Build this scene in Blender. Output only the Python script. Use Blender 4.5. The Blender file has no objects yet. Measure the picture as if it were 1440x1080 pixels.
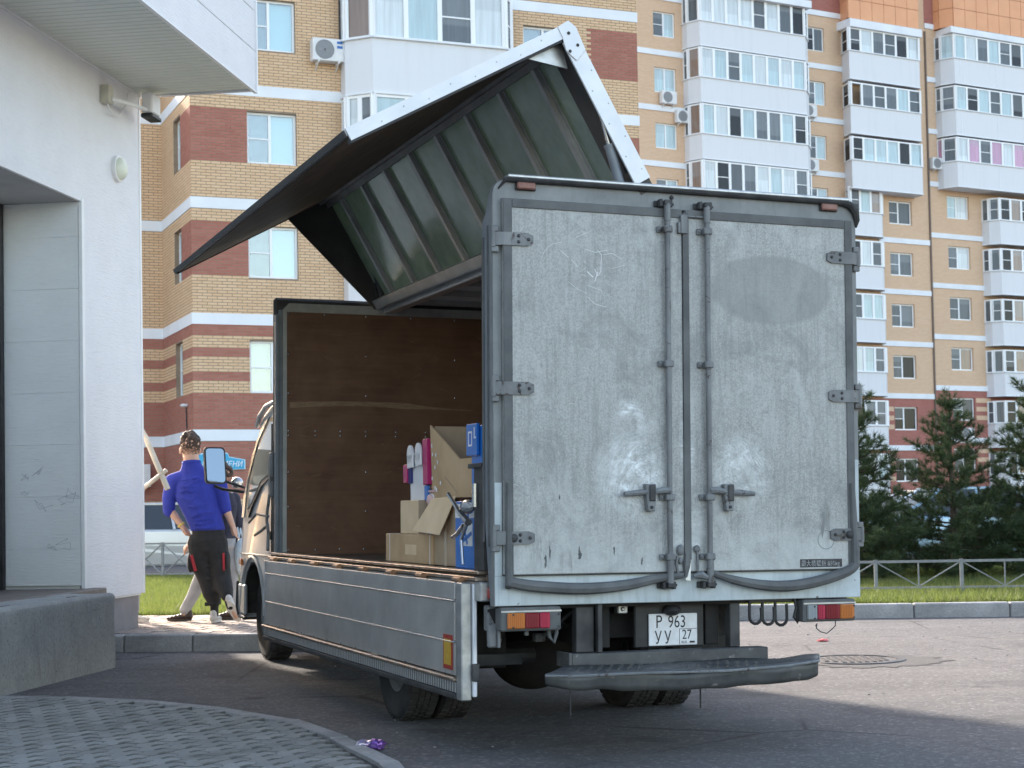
import bpy, bmesh, math, random
import numpy as np
from mathutils import Matrix, Vector, Quaternion
random.seed(7); rng = np.random.default_rng(7)
S = bpy.context.scene
COL = S.collection
R = math.radians

# ---------------------------------------------------------------- camera
PITCH, ROLL = 0.0408, 0.0192
f_ = Vector((0, math.cos(PITCH), math.sin(PITCH))); u_ = Vector((0, -math.sin(PITCH), math.cos(PITCH))); r_ = Vector((1, 0, 0))
cr, sr = math.cos(ROLL), math.sin(ROLL)
rr, uu = cr*r_ - sr*u_, sr*r_ + cr*u_
cd = bpy.data.cameras.new('camera'); cam = bpy.data.objects.new('camera', cd); COL.objects.link(cam)
m3 = Matrix((rr, uu, -f_)).transposed()
cam.matrix_world = Matrix.Translation((0, 0, 1.26)) @ m3.to_4x4()
cd.sensor_width = 36.0; cd.lens = 36*2355.14/1440; cd.shift_y = 76.79/1440
cd.clip_start = 0.1; cd.clip_end = 1500
cd.dof.use_dof = True; cd.dof.focus_distance = 9.2; cd.dof.aperture_fstop = 9.0
S.camera = cam
# ---------------------------------------------------------------- light
SUN_AZ, SUN_EL = -30.5, 25.0          # azimuth measured from +Y, negative to the left
W = bpy.data.worlds.new('World'); S.world = W; W.use_nodes = True
wn = W.node_tree.nodes; wl = W.node_tree.links
bg = wn['Background']; sky = wn.new('ShaderNodeTexSky'); sky.sky_type = 'NISHITA'; sky.sun_disc = False
sky.sun_elevation = R(SUN_EL); sky.sun_rotation = R(SUN_AZ); sky.air_density = 1.0; sky.dust_density = 1.6; sky.ozone_density = 1.0
tint = wn.new('ShaderNodeMix'); tint.data_type = 'RGBA'; tint.blend_type = 'MULTIPLY'; tint.inputs[0].default_value = 1.0; tint.inputs[7].default_value = (1.0, .87, .765, 1)   # warm multiply on the sky colour, stands in for white balance
wl.new(sky.outputs[0], tint.inputs[6]); wl.new(tint.outputs[2], bg.inputs[0]); bg.inputs[1].default_value = 0.15
sd = bpy.data.lights.new('sun', 'SUN'); sun = bpy.data.objects.new('sun', sd); COL.objects.link(sun)
sd.energy = 2.35; sd.angle = R(3.0); sd.color = (1.0, 0.89, 0.77)
tosun = Vector((math.sin(R(SUN_AZ))*math.cos(R(SUN_EL)), math.cos(R(SUN_AZ))*math.cos(R(SUN_EL)), math.sin(R(SUN_EL))))
sun.rotation_euler = tosun.to_track_quat('Z', 'Y').to_euler(); sun.location = tosun*60
S.view_settings.view_transform = 'Standard'; S.view_settings.look = 'None'
S.view_settings.exposure = 2.35; S.view_settings.gamma = 1.0; S.view_settings.use_curve_mapping = False
S.render.engine = 'CYCLES'; S.cycles.max_bounces = 6; S.cycles.transparent_max_bounces = 12

# ---------------------------------------------------------------- mesh helpers
class MB:
    def __init__(s, off=(0, 0, 0)):
        s.v = []; s.f = []; s.off = Vector(off)
    def add(s, vs, fs):
        n = len(s.v); s.v += [tuple(p) for p in vs]; s.f += [tuple(i+n for i in q) for q in fs]; return s
    def box(s, x0, x1, y0, y1, z0, z1, b=0.0, m=None):
        if b <= 0:
            vs = [(x, y, z) for z in (z0, z1) for y in (y0, y1) for x in (x0, x1)]
            fs = [(0, 2, 3, 1), (4, 5, 7, 6), (0, 1, 5, 4), (2, 6, 7, 3), (0, 4, 6, 2), (1, 3, 7, 5)]
        else:
            vs = []; idx = {}
            lo = (x0, y0, z0); hi = (x1, y1, z1); fs = []
            for a in range(3):
                for sg in (0, 1):
                    q = []
                    for (s1, s2) in ((0, 0), (1, 0), (1, 1), (0, 1)):
                        p = [0, 0, 0]; p[a] = hi[a] if sg else lo[a]
                        c1, c2 = (a+1) % 3, (a+2) % 3
                        p[c1] = hi[c1]-b if s1 else lo[c1]+b; p[c2] = hi[c2]-b if s2 else lo[c2]+b
                        key = [0, 0, 0]; key[a] = sg; key[c1] = s1; key[c2] = s2
                        idx[(a, tuple(key))] = len(vs); q.append(len(vs)); vs.append(tuple(p))
                    fs.append(tuple(q) if sg else tuple(reversed(q)))
            for a in range(3):
                c1, c2 = (a+1) % 3, (a+2) % 3
                for s1 in (0, 1):
                    for s2 in (0, 1):
                        k0 = [0, 0, 0]; k0[c1] = s1; k0[c2] = s2; k1 = list(k0); k1[a] = 1
                        k0, k1 = tuple(k0), tuple(k1)
                        q = (idx[(c1, k0)], idx[(c1, k1)], idx[(c2, k1)], idx[(c2, k0)])
                        fs.append(q if (s1 == s2) else tuple(reversed(q)))
            for k in [(i, j, l) for i in (0, 1) for j in (0, 1) for l in (0, 1)]:
                q = (idx[(0, k)], idx[(1, k)], idx[(2, k)])
                fs.append(q if sum(k) % 2 else tuple(reversed(q)))
        if m is not None: vs = [tuple(m @ Vector(p)) for p in vs]
        return s.add(vs, fs)
    def bar(s, p0, p1, w, h, up=(0, 0, 1)):     # box beam from p0 to p1
        p0, p1 = Vector(p0), Vector(p1); d = (p1-p0).normalized(); up = Vector(up)
        x = d.cross(up).normalized(); y = x.cross(d).normalized()
        vs = [p + x*a*w/2 + y*b*h/2 for p in (p0, p1) for a, b in ((-1, -1), (1, -1), (1, 1), (-1, 1))]
        return s.add(vs, [(0, 1, 2, 3)[::-1], (4, 5, 6, 7)[::1], (0, 4, 5, 1)[::-1], (1, 5, 6, 2)[::-1], (2, 6, 7, 3)[::-1], (3, 7, 4, 0)[::-1]])
    def cyl(s, p0, p1, r0, r1=None, n=12, caps=True):
        p0, p1 = Vector(p0), Vector(p1); r1 = r0 if r1 is None else r1
        d = (p1-p0).normalized(); a = d.orthogonal().normalized(); b = d.cross(a)
        vs = []
        for p, r in ((p0, r0), (p1, r1)):
            for i in range(n):
                t = 2*math.pi*i/n; vs.append(p + a*math.cos(t)*r + b*math.sin(t)*r)
        fs = [(i, (i+1) % n, n+(i+1) % n, n+i) for i in range(n)]
        if caps: fs += [tuple(reversed(range(n))), tuple(range(n, 2*n))]
        return s.add(vs, fs)
    def tube(s, path, r, n=8, closed=False):
        P = [Vector(p) for p in path]; rs = r if isinstance(r, (list, tuple)) else [r]*len(P)
        vs = []; a = None
        for i, p in enumerate(P):
            d = (P[min(i+1, len(P)-1)] - P[max(i-1, 0)]).normalized()
            if a is None: a = d.orthogonal().normalized()
            else: a = (a - d*a.dot(d)).normalized()
            b = d.cross(a)
            for k in range(n):
                t = 2*math.pi*k/n; vs.append(p + a*math.cos(t)*rs[i] + b*math.sin(t)*rs[i])
        fs = [(i*n+k, i*n+(k+1) % n, (i+1)*n+(k+1) % n, (i+1)*n+k) for i in range(len(P)-1) for k in range(n)]
        fs += [tuple(reversed(range(n))), tuple(range((len(P)-1)*n, len(P)*n))]
        return s.add(vs, fs)
    def extr(s, pts, vec):
        n = len(pts); pts = [Vector(p) for p in pts]; vec = Vector(vec)
        vs = pts + [p+vec for p in pts]
        fs = [tuple(reversed(range(n))), tuple(range(n, 2*n))] + [(i, (i+1) % n, n+(i+1) % n, n+i) for i in range(n)]
        return s.add(vs, fs)
    def quad(s, *p): return s.add(p, [tuple(range(len(p)))])
    def ell(s, c, r, seg=12, rings=8, m=None):
        c = Vector(c); r = (r, r, r) if not isinstance(r, (tuple, list)) else r
        vs = []
        for i in range(1, rings):
            th = math.pi*i/rings
            for k in range(seg):
                ph = 2*math.pi*k/seg
                p = Vector((r[0]*math.sin(th)*math.cos(ph), r[1]*math.sin(th)*math.sin(ph), r[2]*math.cos(th)))
                if m is not None: p = m @ p
                vs.append(c+p)
        t = Vector((0, 0, r[2])); t = m @ t if m is not None else t
        vs += [c+t, c-t]; N = len(vs)
        fs = [(i*seg+k, (i+1)*seg+k, (i+1)*seg+(k+1) % seg, i*seg+(k+1) % seg) for i in range(rings-2) for k in range(seg)]
        fs += [(N-2, k, (k+1) % seg) for k in range(seg)] + [(N-1, (rings-2)*seg+(k+1) % seg, (rings-2)*seg+k) for k in range(seg)]
        return s.add(vs, fs)
    def lathe(s, c, axis, prof, n=24):
        c = Vector(c); d = Vector(axis).normalized(); a = d.orthogonal().normalized(); b = d.cross(a)
        vs = [c + d*h + (a*math.cos(2*math.pi*k/n) + b*math.sin(2*math.pi*k/n))*r for r, h in prof for k in range(n)]
        fs = [(i*n+k, i*n+(k+1) % n, (i+1)*n+(k+1) % n, (i+1)*n+k) for i in range(len(prof)-1) for k in range(n)]
        return s.add(vs, fs)
    def mesh(s, name, mat, smooth=False):
        me = bpy.data.meshes.new(name); o = s.off
        me.from_pydata([(p[0]+o[0], p[1]+o[1], p[2]+o[2]) for p in s.v], [], s.f)
        if mat: me.materials.append(mat)
        if smooth:
            me.polygons.foreach_set('use_smooth', [True]*len(me.polygons)); me.set_sharp_from_angle(angle=R(38))
        return me
    def build(s, name, mat, parent=None, smooth=False, bevel=0.0, label=None, kind=None):
        o = bpy.data.objects.new(name, s.mesh(name, mat, smooth)); COL.objects.link(o); o.parent = parent
        if bevel:
            bv = o.modifiers.new('bevel', 'BEVEL'); bv.width = bevel; bv.segments = 2; bv.limit_method = 'ANGLE'; bv.angle_limit = R(40); bv.harden_normals = False
        if label: o['label'] = label
        if kind: o['kind'] = kind
        return o

def put(name, me, parent=None, mat=None, label=None):      # another object on shared mesh data
    o = bpy.data.objects.new(name, me); COL.objects.link(o); o.parent = parent
    if mat is not None: o.matrix_local = mat
    if label: o['label'] = label
    return o
def tag(o, label, cat, group=None):
    o['label'] = label; o['category'] = cat
    if group: o['group'] = group
    return o
def thing(name, label, cat, loc=(0, 0, 0), group=None, mat=None):
    o = bpy.data.objects.new(name, None); COL.objects.link(o); o.empty_display_size = .2
    if mat is not None: o.matrix_world = mat
    else: o.location = loc
    return tag(o, label, cat, group)
def structure(o): o['kind'] = 'structure'; return o
def stuff(o): o['kind'] = 'stuff'; return o
def text_obj(name, s, size, mat, parent, M, extr=0.0008, align='LEFT', sx=1.0, shear=0.0):
    cu = bpy.data.curves.new(name, 'FONT'); cu.body = s; cu.size = size; cu.extrude = extr; cu.align_x = align; cu.shear = shear; cu.resolution_u = 3
    t = bpy.data.objects.new(name+'_c', cu); COL.objects.link(t)
    dg = bpy.context.evaluated_depsgraph_get(); me = bpy.data.meshes.new_from_object(t.evaluated_get(dg))
    bpy.data.objects.remove(t); bpy.data.curves.remove(cu)
    me.name = name; me.materials.clear(); me.materials.append(mat)
    if sx != 1.0: me.transform(Matrix.Diagonal((sx, 1, 1, 1)))
    return put(name, me, parent, M)

# ---------------------------------------------------------------- material helpers
class NT:
    def __init__(s, name):
        s.m = bpy.data.materials.new(name); s.m.use_nodes = True; s.t = s.m.node_tree; s.n = s.t.nodes; s.l = s.t.links
        s.b = s.n['Principled BSDF']; s.out = s.n['Material Output']; s.tc = s.n.new('ShaderNodeTexCoord')
    def set(s, inp, v):
        if isinstance(v, bpy.types.NodeSocket): s.l.new(v, inp)
        elif isinstance(v, (tuple, list)) and len(v) == 3 and inp.type == 'RGBA': inp.default_value = (*v, 1)
        else: inp.default_value = v
    def obj(s, scale=None, rot=None):
        if scale is None and rot is None: return s.tc.outputs['Object']
        mp = s.n.new('ShaderNodeMapping'); s.l.new(s.tc.outputs['Object'], mp.inputs[0])
        if scale is not None: mp.inputs['Scale'].default_value = scale
        if rot is not None: mp.inputs['Rotation'].default_value = rot
        return mp.outputs[0]
    def noise(s, scale, detail=4, rough=.55, vec=None, dist=0.0):
        x = s.n.new('ShaderNodeTexNoise'); s.l.new(vec if vec is not None else s.tc.outputs['Object'], x.inputs['Vector'])
        x.inputs['Scale'].default_value = scale; x.inputs['Detail'].default_value = detail; x.inputs['Roughness'].default_value = rough; x.inputs['Distortion'].default_value = dist
        return x.outputs['Fac']
    def voro(s, scale, vec=None, feat='F1', out='Distance'):
        x = s.n.new('ShaderNodeTexVoronoi'); s.l.new(vec if vec is not None else s.tc.outputs['Object'], x.inputs['Vector']); x.inputs['Scale'].default_value = scale; x.feature = feat
        return x.outputs[out]
    def ramp(s, fac, stops):
        x = s.n.new('ShaderNodeValToRGB'); s.l.new(fac, x.inputs[0]); e = x.color_ramp.elements
        while len(e) < len(stops): e.new(0.5)
        for i, (p, c) in enumerate(stops):
            e[i].position = p; e[i].color = (*c, 1) if isinstance(c, (tuple, list)) else (c, c, c, 1)
        return x.outputs[0]
    def mix(s, fac, a, b, mode='MIX'):
        x = s.n.new('ShaderNodeMix'); x.data_type = 'RGBA'; x.blend_type = mode
        s.set(x.inputs[0], fac); s.set(x.inputs[6], a); s.set(x.inputs[7], b); return x.outputs[2]
    def math(s, op, a, b=0.0, clamp=False):
        x = s.n.new('ShaderNodeMath'); x.operation = op; x.use_clamp = clamp; s.set(x.inputs[0], a); s.set(x.inputs[1], b); return x.outputs[0]
    def xyz(s, vec=None):
        x = s.n.new('ShaderNodeSeparateXYZ'); s.l.new(vec if vec is not None else s.tc.outputs['Object'], x.inputs[0]); return x.outputs
    def bump(s, h, strength=.3, dist=.01):
        x = s.n.new('ShaderNodeBump'); x.inputs['Strength'].default_value = strength; x.inputs['Distance'].default_value = dist
        s.l.new(h, x.inputs['Height']); s.l.new(x.outputs[0], s.b.inputs['Normal']); return s
    def fin(s, col=None, rough=None, metal=None, spec=None, **kw):
        for k, v in (('Base Color', col), ('Roughness', rough), ('Metallic', metal), ('Specular IOR Level', spec)):
            if v is not None: s.set(s.b.inputs[k], v)
        for k, v in kw.items(): s.set(s.b.inputs[k.replace('_', ' ')], v)
        return s.m
def pm(name, c1, c2=None, scale=6, rough=.7, metal=0.0, bump=0.0, bscale=60, spec=.4, lo=.35, hi=.65, stretch=None, detail=5):
    t = NT(name); vec = t.obj(stretch) if stretch else None
    col = c1
    if c2 is not None: col = t.mix(t.ramp(t.noise(scale, detail, vec=vec), [(lo, 0.0), (hi, 1.0)]), c1, c2)
    if bump: t.bump(t.noise(bscale, 4, vec=vec), bump, .01)
    return t.fin(col, rough, metal, spec)
M = {}
# ---------------------------------------------------------------- materials
def asphalt():
    t = NT('asphalt')
    big = t.ramp(t.noise(.33, 6, .6), [(.32, 0.), (.7, 1.)]); fine = t.noise(75, 4, .75); mid = t.noise(14, 5, .7); vc = t.voro(48, out='Color'); agg = t.ramp(vc, [(.62, 0.), (.95, 1.)])
    c = t.mix(big, (.120, .117, .118), (.175, .168, .166)); c = t.mix(t.math('MULTIPLY', t.ramp(mid, [(.35, 1.), (.6, 0.)]), .35), c, (.085, .083, .085)); c = t.mix(t.ramp(fine, [(.28, .75), (.62, 0.)]), c, (.055, .053, .056))
    c = t.mix(t.math('MULTIPLY', agg, .5), c, (.34, .325, .32)); st = t.ramp(t.noise(1.3, 7, .7, dist=1.2), [(.54, 0.), (.68, .75)]); c = t.mix(st, c, (.062, .060, .063))
    drip = t.ramp(t.voro(1.1, vec=t.obj((1, 1, 1))), [(.05, .7), (.13, 0.)]); c = t.mix(t.math('MULTIPLY', drip, t.ramp(t.noise(.9, 4), [(.48, 0.), (.6, 1.)])), c, (.04, .039, .04))
    dust = t.ramp(t.noise(.8, 6, .65, vec=t.obj((.35, 1.6, 1))), [(.52, 0.), (.75, .45)]); c = t.mix(dust, c, (.25, .235, .225))
    cr = t.ramp(t.voro(.5, vec=t.obj((1, .8, 1)), feat='DISTANCE_TO_EDGE'), [(0.0, .9), (.010, 0.)]); c = t.mix(t.math('MULTIPLY', cr, t.ramp(t.noise(.6, 3), [(.47, 0.), (.58, 1.)])), c, (.035, .035, .037))
    t.bump(t.math('ADD', t.math('ADD', fine, t.math('MULTIPLY', agg, .6)), t.math('MULTIPLY', mid, .8)), .8, .016); return t.fin(c, .85, spec=.35)
M['asphalt'] = asphalt()
def paver(name, c1, c2, moss):
    t = NT(name); oi = t.n.new('ShaderNodeObjectInfo'); geo = t.n.new('ShaderNodeNewGeometry')
    pv = t.n.new('ShaderNodeMapping'); t.l.new(geo.outputs['Position'], pv.inputs[0]); pos = pv.outputs[0]
    rnd = t.math('FRACT', t.math('ADD', oi.outputs['Random'], geo.outputs['Random Per Island']))
    c = t.mix(rnd, c1, c2); c = t.mix(t.math('MULTIPLY', t.ramp(t.noise(60, 4, .7, vec=pos), [(.4, 0.), (.7, 1.)]), .4), c, (.12, .12, .12))
    if moss:
        k = t.ramp(t.noise(1.15, 6, .65, vec=pos), [(.58, 0.), (.70, .7)]); c = t.mix(k, c, (.085, .088, .075))
    t.bump(t.noise(90, 5, .75, vec=pos), .6, .006); return t.fin(c, .9, spec=.3)
M['paver'] = paver('concrete_paver', (.225, .23, .22), (.32, .325, .31), True)
M['paver_far'] = paver('sidewalk_paver', (.34, .28, .235), (.46, .38, .32), False)
M['joint_sand'] = pm('joint_sand', (.05, .05, .047), (.09, .088, .08), 30, .95)
def conc(name, a, b, pits=True):
    t = NT(name); n1 = t.noise(2.2, 7, .65); n2 = t.noise(38, 5, .7); c = t.mix(t.ramp(n1, [(.35, 0.), (.68, 1.)]), a, b)
    c = t.mix(t.math('MULTIPLY', t.ramp(n2, [(.3, 1.), (.55, 0.)]), .35), c, (.10, .10, .10))
    if pits: c = t.mix(t.ramp(t.voro(16), [(.05, .85), (.12, 0.)]), c, (.07, .07, .07)); st = t.ramp(t.noise(7, 5, .6, vec=t.obj((1, 1, .15))), [(.55, 0.), (.75, .6)]); c = t.mix(st, c, (.19, .185, .17))
    t.bump(t.math('ADD', n1, t.math('MULTIPLY', n2, .6)), .5, .02); return t.fin(c, .9, spec=.3)
M['concrete'] = conc('weathered_concrete', (.30, .305, .30), (.42, .425, .41))
M['kerb'] = conc('kerb_concrete', (.22, .22, .22), (.40, .395, .39), False)
M['plinth'] = pm('plinth_paint', (.20, .19, .20), (.25, .24, .25), 4, .8, bump=.2)
def siding(name, c):
    t = NT(name); g = t.noise(9, 6, .62, vec=t.obj((1, 1, 7), (R(6), 0, R(0))), dist=.6); g2 = t.noise(3, 5)
    col = t.mix(t.ramp(g2, [(.3, 0.), (.75, 1.)]), c, tuple(x*.93 for x in c)); col = t.mix(t.math('MULTIPLY', t.ramp(g, [(.32, 1.), (.5, 0.)]), .18), col, tuple(x*.72 for x in c))
    t.bump(g, .55, .012); return t.fin(col, .55, spec=.4)
M['siding'] = siding('white_siding', (.67, .675, .70)); M['siding_in'] = siding('niche_siding', (.66, .68, .685))
M['niche_dark'] = pm('niche_ceiling_grey', (.26, .265, .28), (.31, .315, .33), 3, .6)
M['soffit'] = pm('soffit_plank', (.55, .585, .545), (.60, .63, .59), 3, .5)
M['trim_white'] = pm('white_trim', (.72, .73, .74), (.66, .67, .68), 5, .45)
M['tile'] = pm('porch_tile', (.13, .105, .09), (.18, .15, .13), 9, .6, bump=.1)
M['black'] = pm('black_paint', (.015, .015, .017), (.03, .03, .03), 8, .5)
M['rubber'] = pm('rubber', (.020, .020, .021), (.045, .044, .043), 9, .85, bump=.2, bscale=80)
M['rubber_grey'] = pm('grey_rubber_seal', (.085, .089, .09), (.13, .134, .133), 7, .75, bump=.1)
M['glass_dark'] = NT('dark_glass').fin((.012, .016, .02), .04, 0, .7)
# truck door: dirty grey paint, hammered speckle, rubbed patches beside the handles
def door():
    t = NT('dirty_door_sheet'); x, y, z = t.xyz()
    sp = t.ramp(t.noise(110, 3, .7), [(.40, 0.), (.60, 1.)]); sp2 = t.ramp(t.voro(55, out='Color'), [(.78, 0.), (.95, 1.)])
    c = t.mix(sp, (.255, .262, .254), (.375, .382, .370)); c = t.mix(t.math('MULTIPLY', sp2, .35), c, (.085, .09, .09))
    film = t.ramp(t.noise(1.1, 6, .6), [(.3, 0.), (.72, 1.)]); c = t.mix(t.math('MULTIPLY', film, .40), c, (.44, .45, .44))
    run = t.ramp(t.noise(9, 5, .6, vec=t.obj((6, 1, .35))), [(.48, 0.), (.72, .50)]); c = t.mix(run, c, (.19, .196, .19))
    def rel(cx, cz): return t.math('SUBTRACT', x, cx), t.math('SUBTRACT', z, cz)
    def blob(cx, cz, rx, rz, soft=.35):
        dx, dz = rel(cx, cz); return t.math('SQRT', t.math('ADD', t.math('POWER', t.math('MULTIPLY', dx, 1/rx), 2), t.math('POWER', t.math('MULTIPLY', dz, 1/rz), 2)))
    for cx, cz, rx, rz, px_, pz_, k in ((.76, 1.43, .24, .26, .86, 1.33, 1.), (1.39, 1.44, .20, .23, 1.28, 1.33, .95), (.74, 1.76, .10, .07, .74, 1.2, .9), (.80, 1.70, .2, .07, .5, 1.0, .4), (1.07, 1.62, .05, .36, 1.07, .2, 1.), (1.07, 1.12, .18, .18, 1.0, .6, .6)):   # marks rubbed by the swinging handles
        dx, dz = rel(px_, pz_); ang = t.math('ARCTAN2', dz, dx); rr_ = t.math('SQRT', t.math('ADD', t.math('MULTIPLY', dx, dx), t.math('MULTIPLY', dz, dz)))
        cb = t.n.new('ShaderNodeCombineXYZ'); t.l.new(t.math('MULTIPLY', ang, 2.6), cb.inputs[0]); t.l.new(t.math('MULTIPLY', rr_, 30), cb.inputs[1])
        arcs = t.ramp(t.noise(1.0, 7, .72, vec=cb.outputs[0], dist=2.2), [(.34, 0.), (.58, k)]); brk = t.ramp(t.noise(9, 6, .7, dist=.8), [(.36, 0.), (.58, 1.)])
        mk = t.math('MULTIPLY', t.math('MULTIPLY', t.ramp(blob(cx, cz, rx, rz), [(.35, 1.), (1.05, 0.)]), arcs), brk); c = t.mix(mk, c, (.72, .76, .77))
    sm = t.ramp(t.noise(2.6, 7, .7, dist=1.6), [(.50, 0.), (.66, .55)]); c = t.mix(sm, c, (.18, .187, .183))
    lt = t.ramp(t.noise(3.3, 7, .68, vec=t.obj((1, 1, .6)), dist=.9), [(.54, 0.), (.68, .5)]); c = t.mix(lt, c, (.48, .50, .49))
    for cx, cz, rx, rz in ((.24, 1.02, .10, .17), (.40, .98, .07, .08), (1.90, 1.16, .05, .14), (.95, 1.05, .08, .12), (1.15, 1.02, .07, .12)):   # grime that has run down by the hinges and locks
        mk = t.math('MULTIPLY', t.ramp(blob(cx, cz, rx, rz), [(.3, 1.), (1.1, 0.)]), t.ramp(t.noise(13, 6, .72, vec=t.obj((3.2, 1, .7)), dist=.6), [(.42, 0.), (.60, .85)])); c = t.mix(mk, c, (.105, .105, .10))
    pk = t.ramp(t.noise(24, 4, .7), [(.66, 0.), (.72, .45)]); c = t.mix(pk, c, (.12, .125, .125))
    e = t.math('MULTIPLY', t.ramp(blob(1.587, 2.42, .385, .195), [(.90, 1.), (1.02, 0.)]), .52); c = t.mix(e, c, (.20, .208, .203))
    low = t.math('MULTIPLY', t.ramp(t.math('ADD', t.math('MULTIPLY', z, -.7), t.math('ADD', t.math('MULTIPLY', t.noise(5, 5, .65), .5), .86)), [(.26, 0.), (.60, .72)]), 1.0); c = t.mix(low, c, (.58, .605, .595))
    bl = t.math('MULTIPLY', t.ramp(t.noise(4.5, 6, .7, dist=.8), [(.60, 0.), (.70, .6)]), t.ramp(z, [(.0, 1.), (1.0, 0.)])); blk = t.mix(bl, c, (.13, .135, .135))
    t.bump(t.noise(150, 2), .25, .003); return t.fin(blk, .55, .15, .4)
M['door'] = door()
def chipped(name, a, b, rust, lo=.64):
    t = NT(name); c = t.mix(t.ramp(t.noise(5, 6, .6), [(.35, 0.), (.7, 1.)]), a, b)
    c = t.mix(t.ramp(t.noise(8, 5, .6, vec=t.obj((3.5, 1, .35))), [(.5, 0.), (.75, .5)]), c, tuple(v*.6 for v in b))
    k = t.ramp(t.noise(13, 6, .7, dist=.6), [(lo, 0.), (lo+.04, 1.)]); c = t.mix(k, c, rust); t.bump(k, -.3, .004); return t.fin(c, .55, .05, .4)
M['frame_paint'] = chipped('chipped_pale_paint', (.50, .56, .58), (.37, .42, .435), (.10, .075, .065))
M['frame_grey'] = chipped('dusty_frame_paint', (.165, .175, .175), (.245, .256, .256), (.13, .12, .11), .68)
M['post_blue'] = pm('blue_grey_post_paint', (.15, .17, .195), (.215, .235, .255), 5, .5, .2)
M['alu'] = pm('worn_aluminium', (.36, .375, .385), (.50, .51, .51), 6, .38, .75, stretch=(3, .6, 3))
def plank():
    t = NT('dull_aluminium_plank'); c = t.mix(t.ramp(t.noise(2.5, 6, .6), [(.3, 0.), (.7, 1.)]), (.38, .375, .365), (.53, .52, .50))
    c = t.mix(t.ramp(t.noise(6, 5, .6, vec=t.obj((1, 2.2, .8))), [(.5, 0.), (.7, .4)]), c, (.50, .495, .48)); r = t.ramp(t.noise(7, 4), [(.3, .30), (.7, .46)])
    t.bump(t.noise(30, 3, vec=t.obj((1, .25, 2))), .12, .006); return t.fin(c, r, .55, .5)
M['plank'] = plank()
M['alu_bright'] = pm('bright_aluminium', (.62, .64, .66), (.72, .73, .74), 5, .3, .7)
M['white_skin'] = pm('white_painted_aluminium', (.74, .76, .79), (.66, .68, .71), 6, .4, .1)
M['brass'] = pm('worn_brass_hinge', (.34, .20, .12), (.20, .12, .08), 20, .4, .8)
M['bronze'] = pm('rubbed_rail', (.30, .22, .165), (.46, .39, .33), 14, .33, .85)
M['chrome'] = pm('steel_rod', (.52, .53, .55), (.38, .39, .40), 9, .25, .9)
M['hardware'] = chipped('dirty_hardware', (.205, .216, .22), (.115, .12, .124), (.07, .06, .055), .58)
M['darksteel'] = pm('dark_steel', (.035, .036, .038), (.075, .075, .075), 7, .6, .3)
M['chassis'] = pm('grimy_chassis', (.010, .010, .011), (.028, .026, .024), 6, .8)
M['ply'] = (lambda t: t.fin(t.mix(t.math('MULTIPLY', t.ramp(t.noise(3.2, 6, .6, dist=.5), [(.35, 0.), (.7, 1.)]), .7), t.mix(t.ramp(t.noise(5, 6, .6, vec=t.obj((.5, 1, 8))), [(.3, 0.), (.7, 1.)]), (.110, .056, .034), (.160, .083, .051)), (.22, .125, .075)), .6, 0, .3))(NT('brown_plywood'))
M['ply_scuff'] = pm('scuffed_plywood', (.30, .20, .12), (.20, .125, .075), 12, .7, stretch=(1, 1, 6))
M['ply_dark'] = pm('dark_inner_plywood', (.10, .072, .055), (.16, .115, .085), 5, .65, stretch=(1, .5, 4))
M['roof_dark'] = pm('dark_inner_sheet', (.045, .042, .041), (.075, .07, .068), 4, .6)
def green():
    t = NT('green_translucent_sheet'); d = t.n.new('ShaderNodeBsdfTranslucent'); c = t.mix(t.ramp(t.noise(3, 5), [(.35, 0.), (.7, 1.)]), (.24, .33, .10), (.34, .42, .13)); t.l.new(c, d.inputs[0])
    c2 = t.mix(t.ramp(t.noise(5, 6, .65), [(.35, 0.), (.7, 1.)]), (.21, .265, .24), (.36, .41, .375)); t.set(t.b.inputs['Base Color'], c2); t.b.inputs['Roughness'].default_value = .16
    mx = t.n.new('ShaderNodeMixShader'); mx.inputs[0].default_value = .21; t.l.new(t.b.outputs[0], mx.inputs[1]); t.l.new(d.outputs[0], mx.inputs[2]); t.l.new(mx.outputs[0], t.out.inputs[0]); return t.m
M['green'] = green()
M['rib'] = pm('grey_roof_rib', (.34, .345, .335), (.46, .465, .45), 6, .5, .4)
M['cab'] = pm('silver_beige_cab_paint', (.43, .43, .42), (.35, .35, .345), 2.5, .32, .25)
def lens(name, c):
    t = NT(name); return t.fin(c, .12, 0, .6, Coat_Weight=.5)
M['amber'] = lens('amber_lens', (.47, .15, .03)); M['red'] = lens('red_lens', (.20, .010, .018)); M['pink'] = lens('pink_red_lens', (.38, .02, .055)); M['clearlens'] = lens('clear_lens', (.28, .31, .32)); M['marker'] = pm('faded_marker_lens', (.20, .085, .065), (.27, .15, .12), 20, .45)
M['plate_white'] = pm('plate_white', (.70, .71, .72), (.60, .60, .60), 18, .4); M['ink'] = NT('black_ink').fin((.012, .012, .015), .5)
M['reflector_y'] = pm('yellow_reflector', (.60, .38, .04), (.45, .27, .03), 60, .35); M['reflector_r'] = pm('red_reflector_border', (.38, .03, .02), (.25, .03, .02), 40, .4)
M['bumper'] = chipped('scraped_step_paint', (.042, .045, .047), (.105, .108, .105), (.21, .20, .19), .60)
M['card'] = pm('cardboard', (.46, .31, .175), (.58, .405, .245), 3.5, .85, bump=.25, bscale=14); M['card_in'] = pm('cardboard_inside', (.38, .28, .185), (.45, .335, .23), 5, .9); M['card_pale'] = pm('pale_cardboard_flap', (.68, .51, .32), (.76, .58, .38), 5, .85)
M['tape'] = NT('clear_tape').fin((.58, .48, .36), .15, 0, .6)
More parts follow.
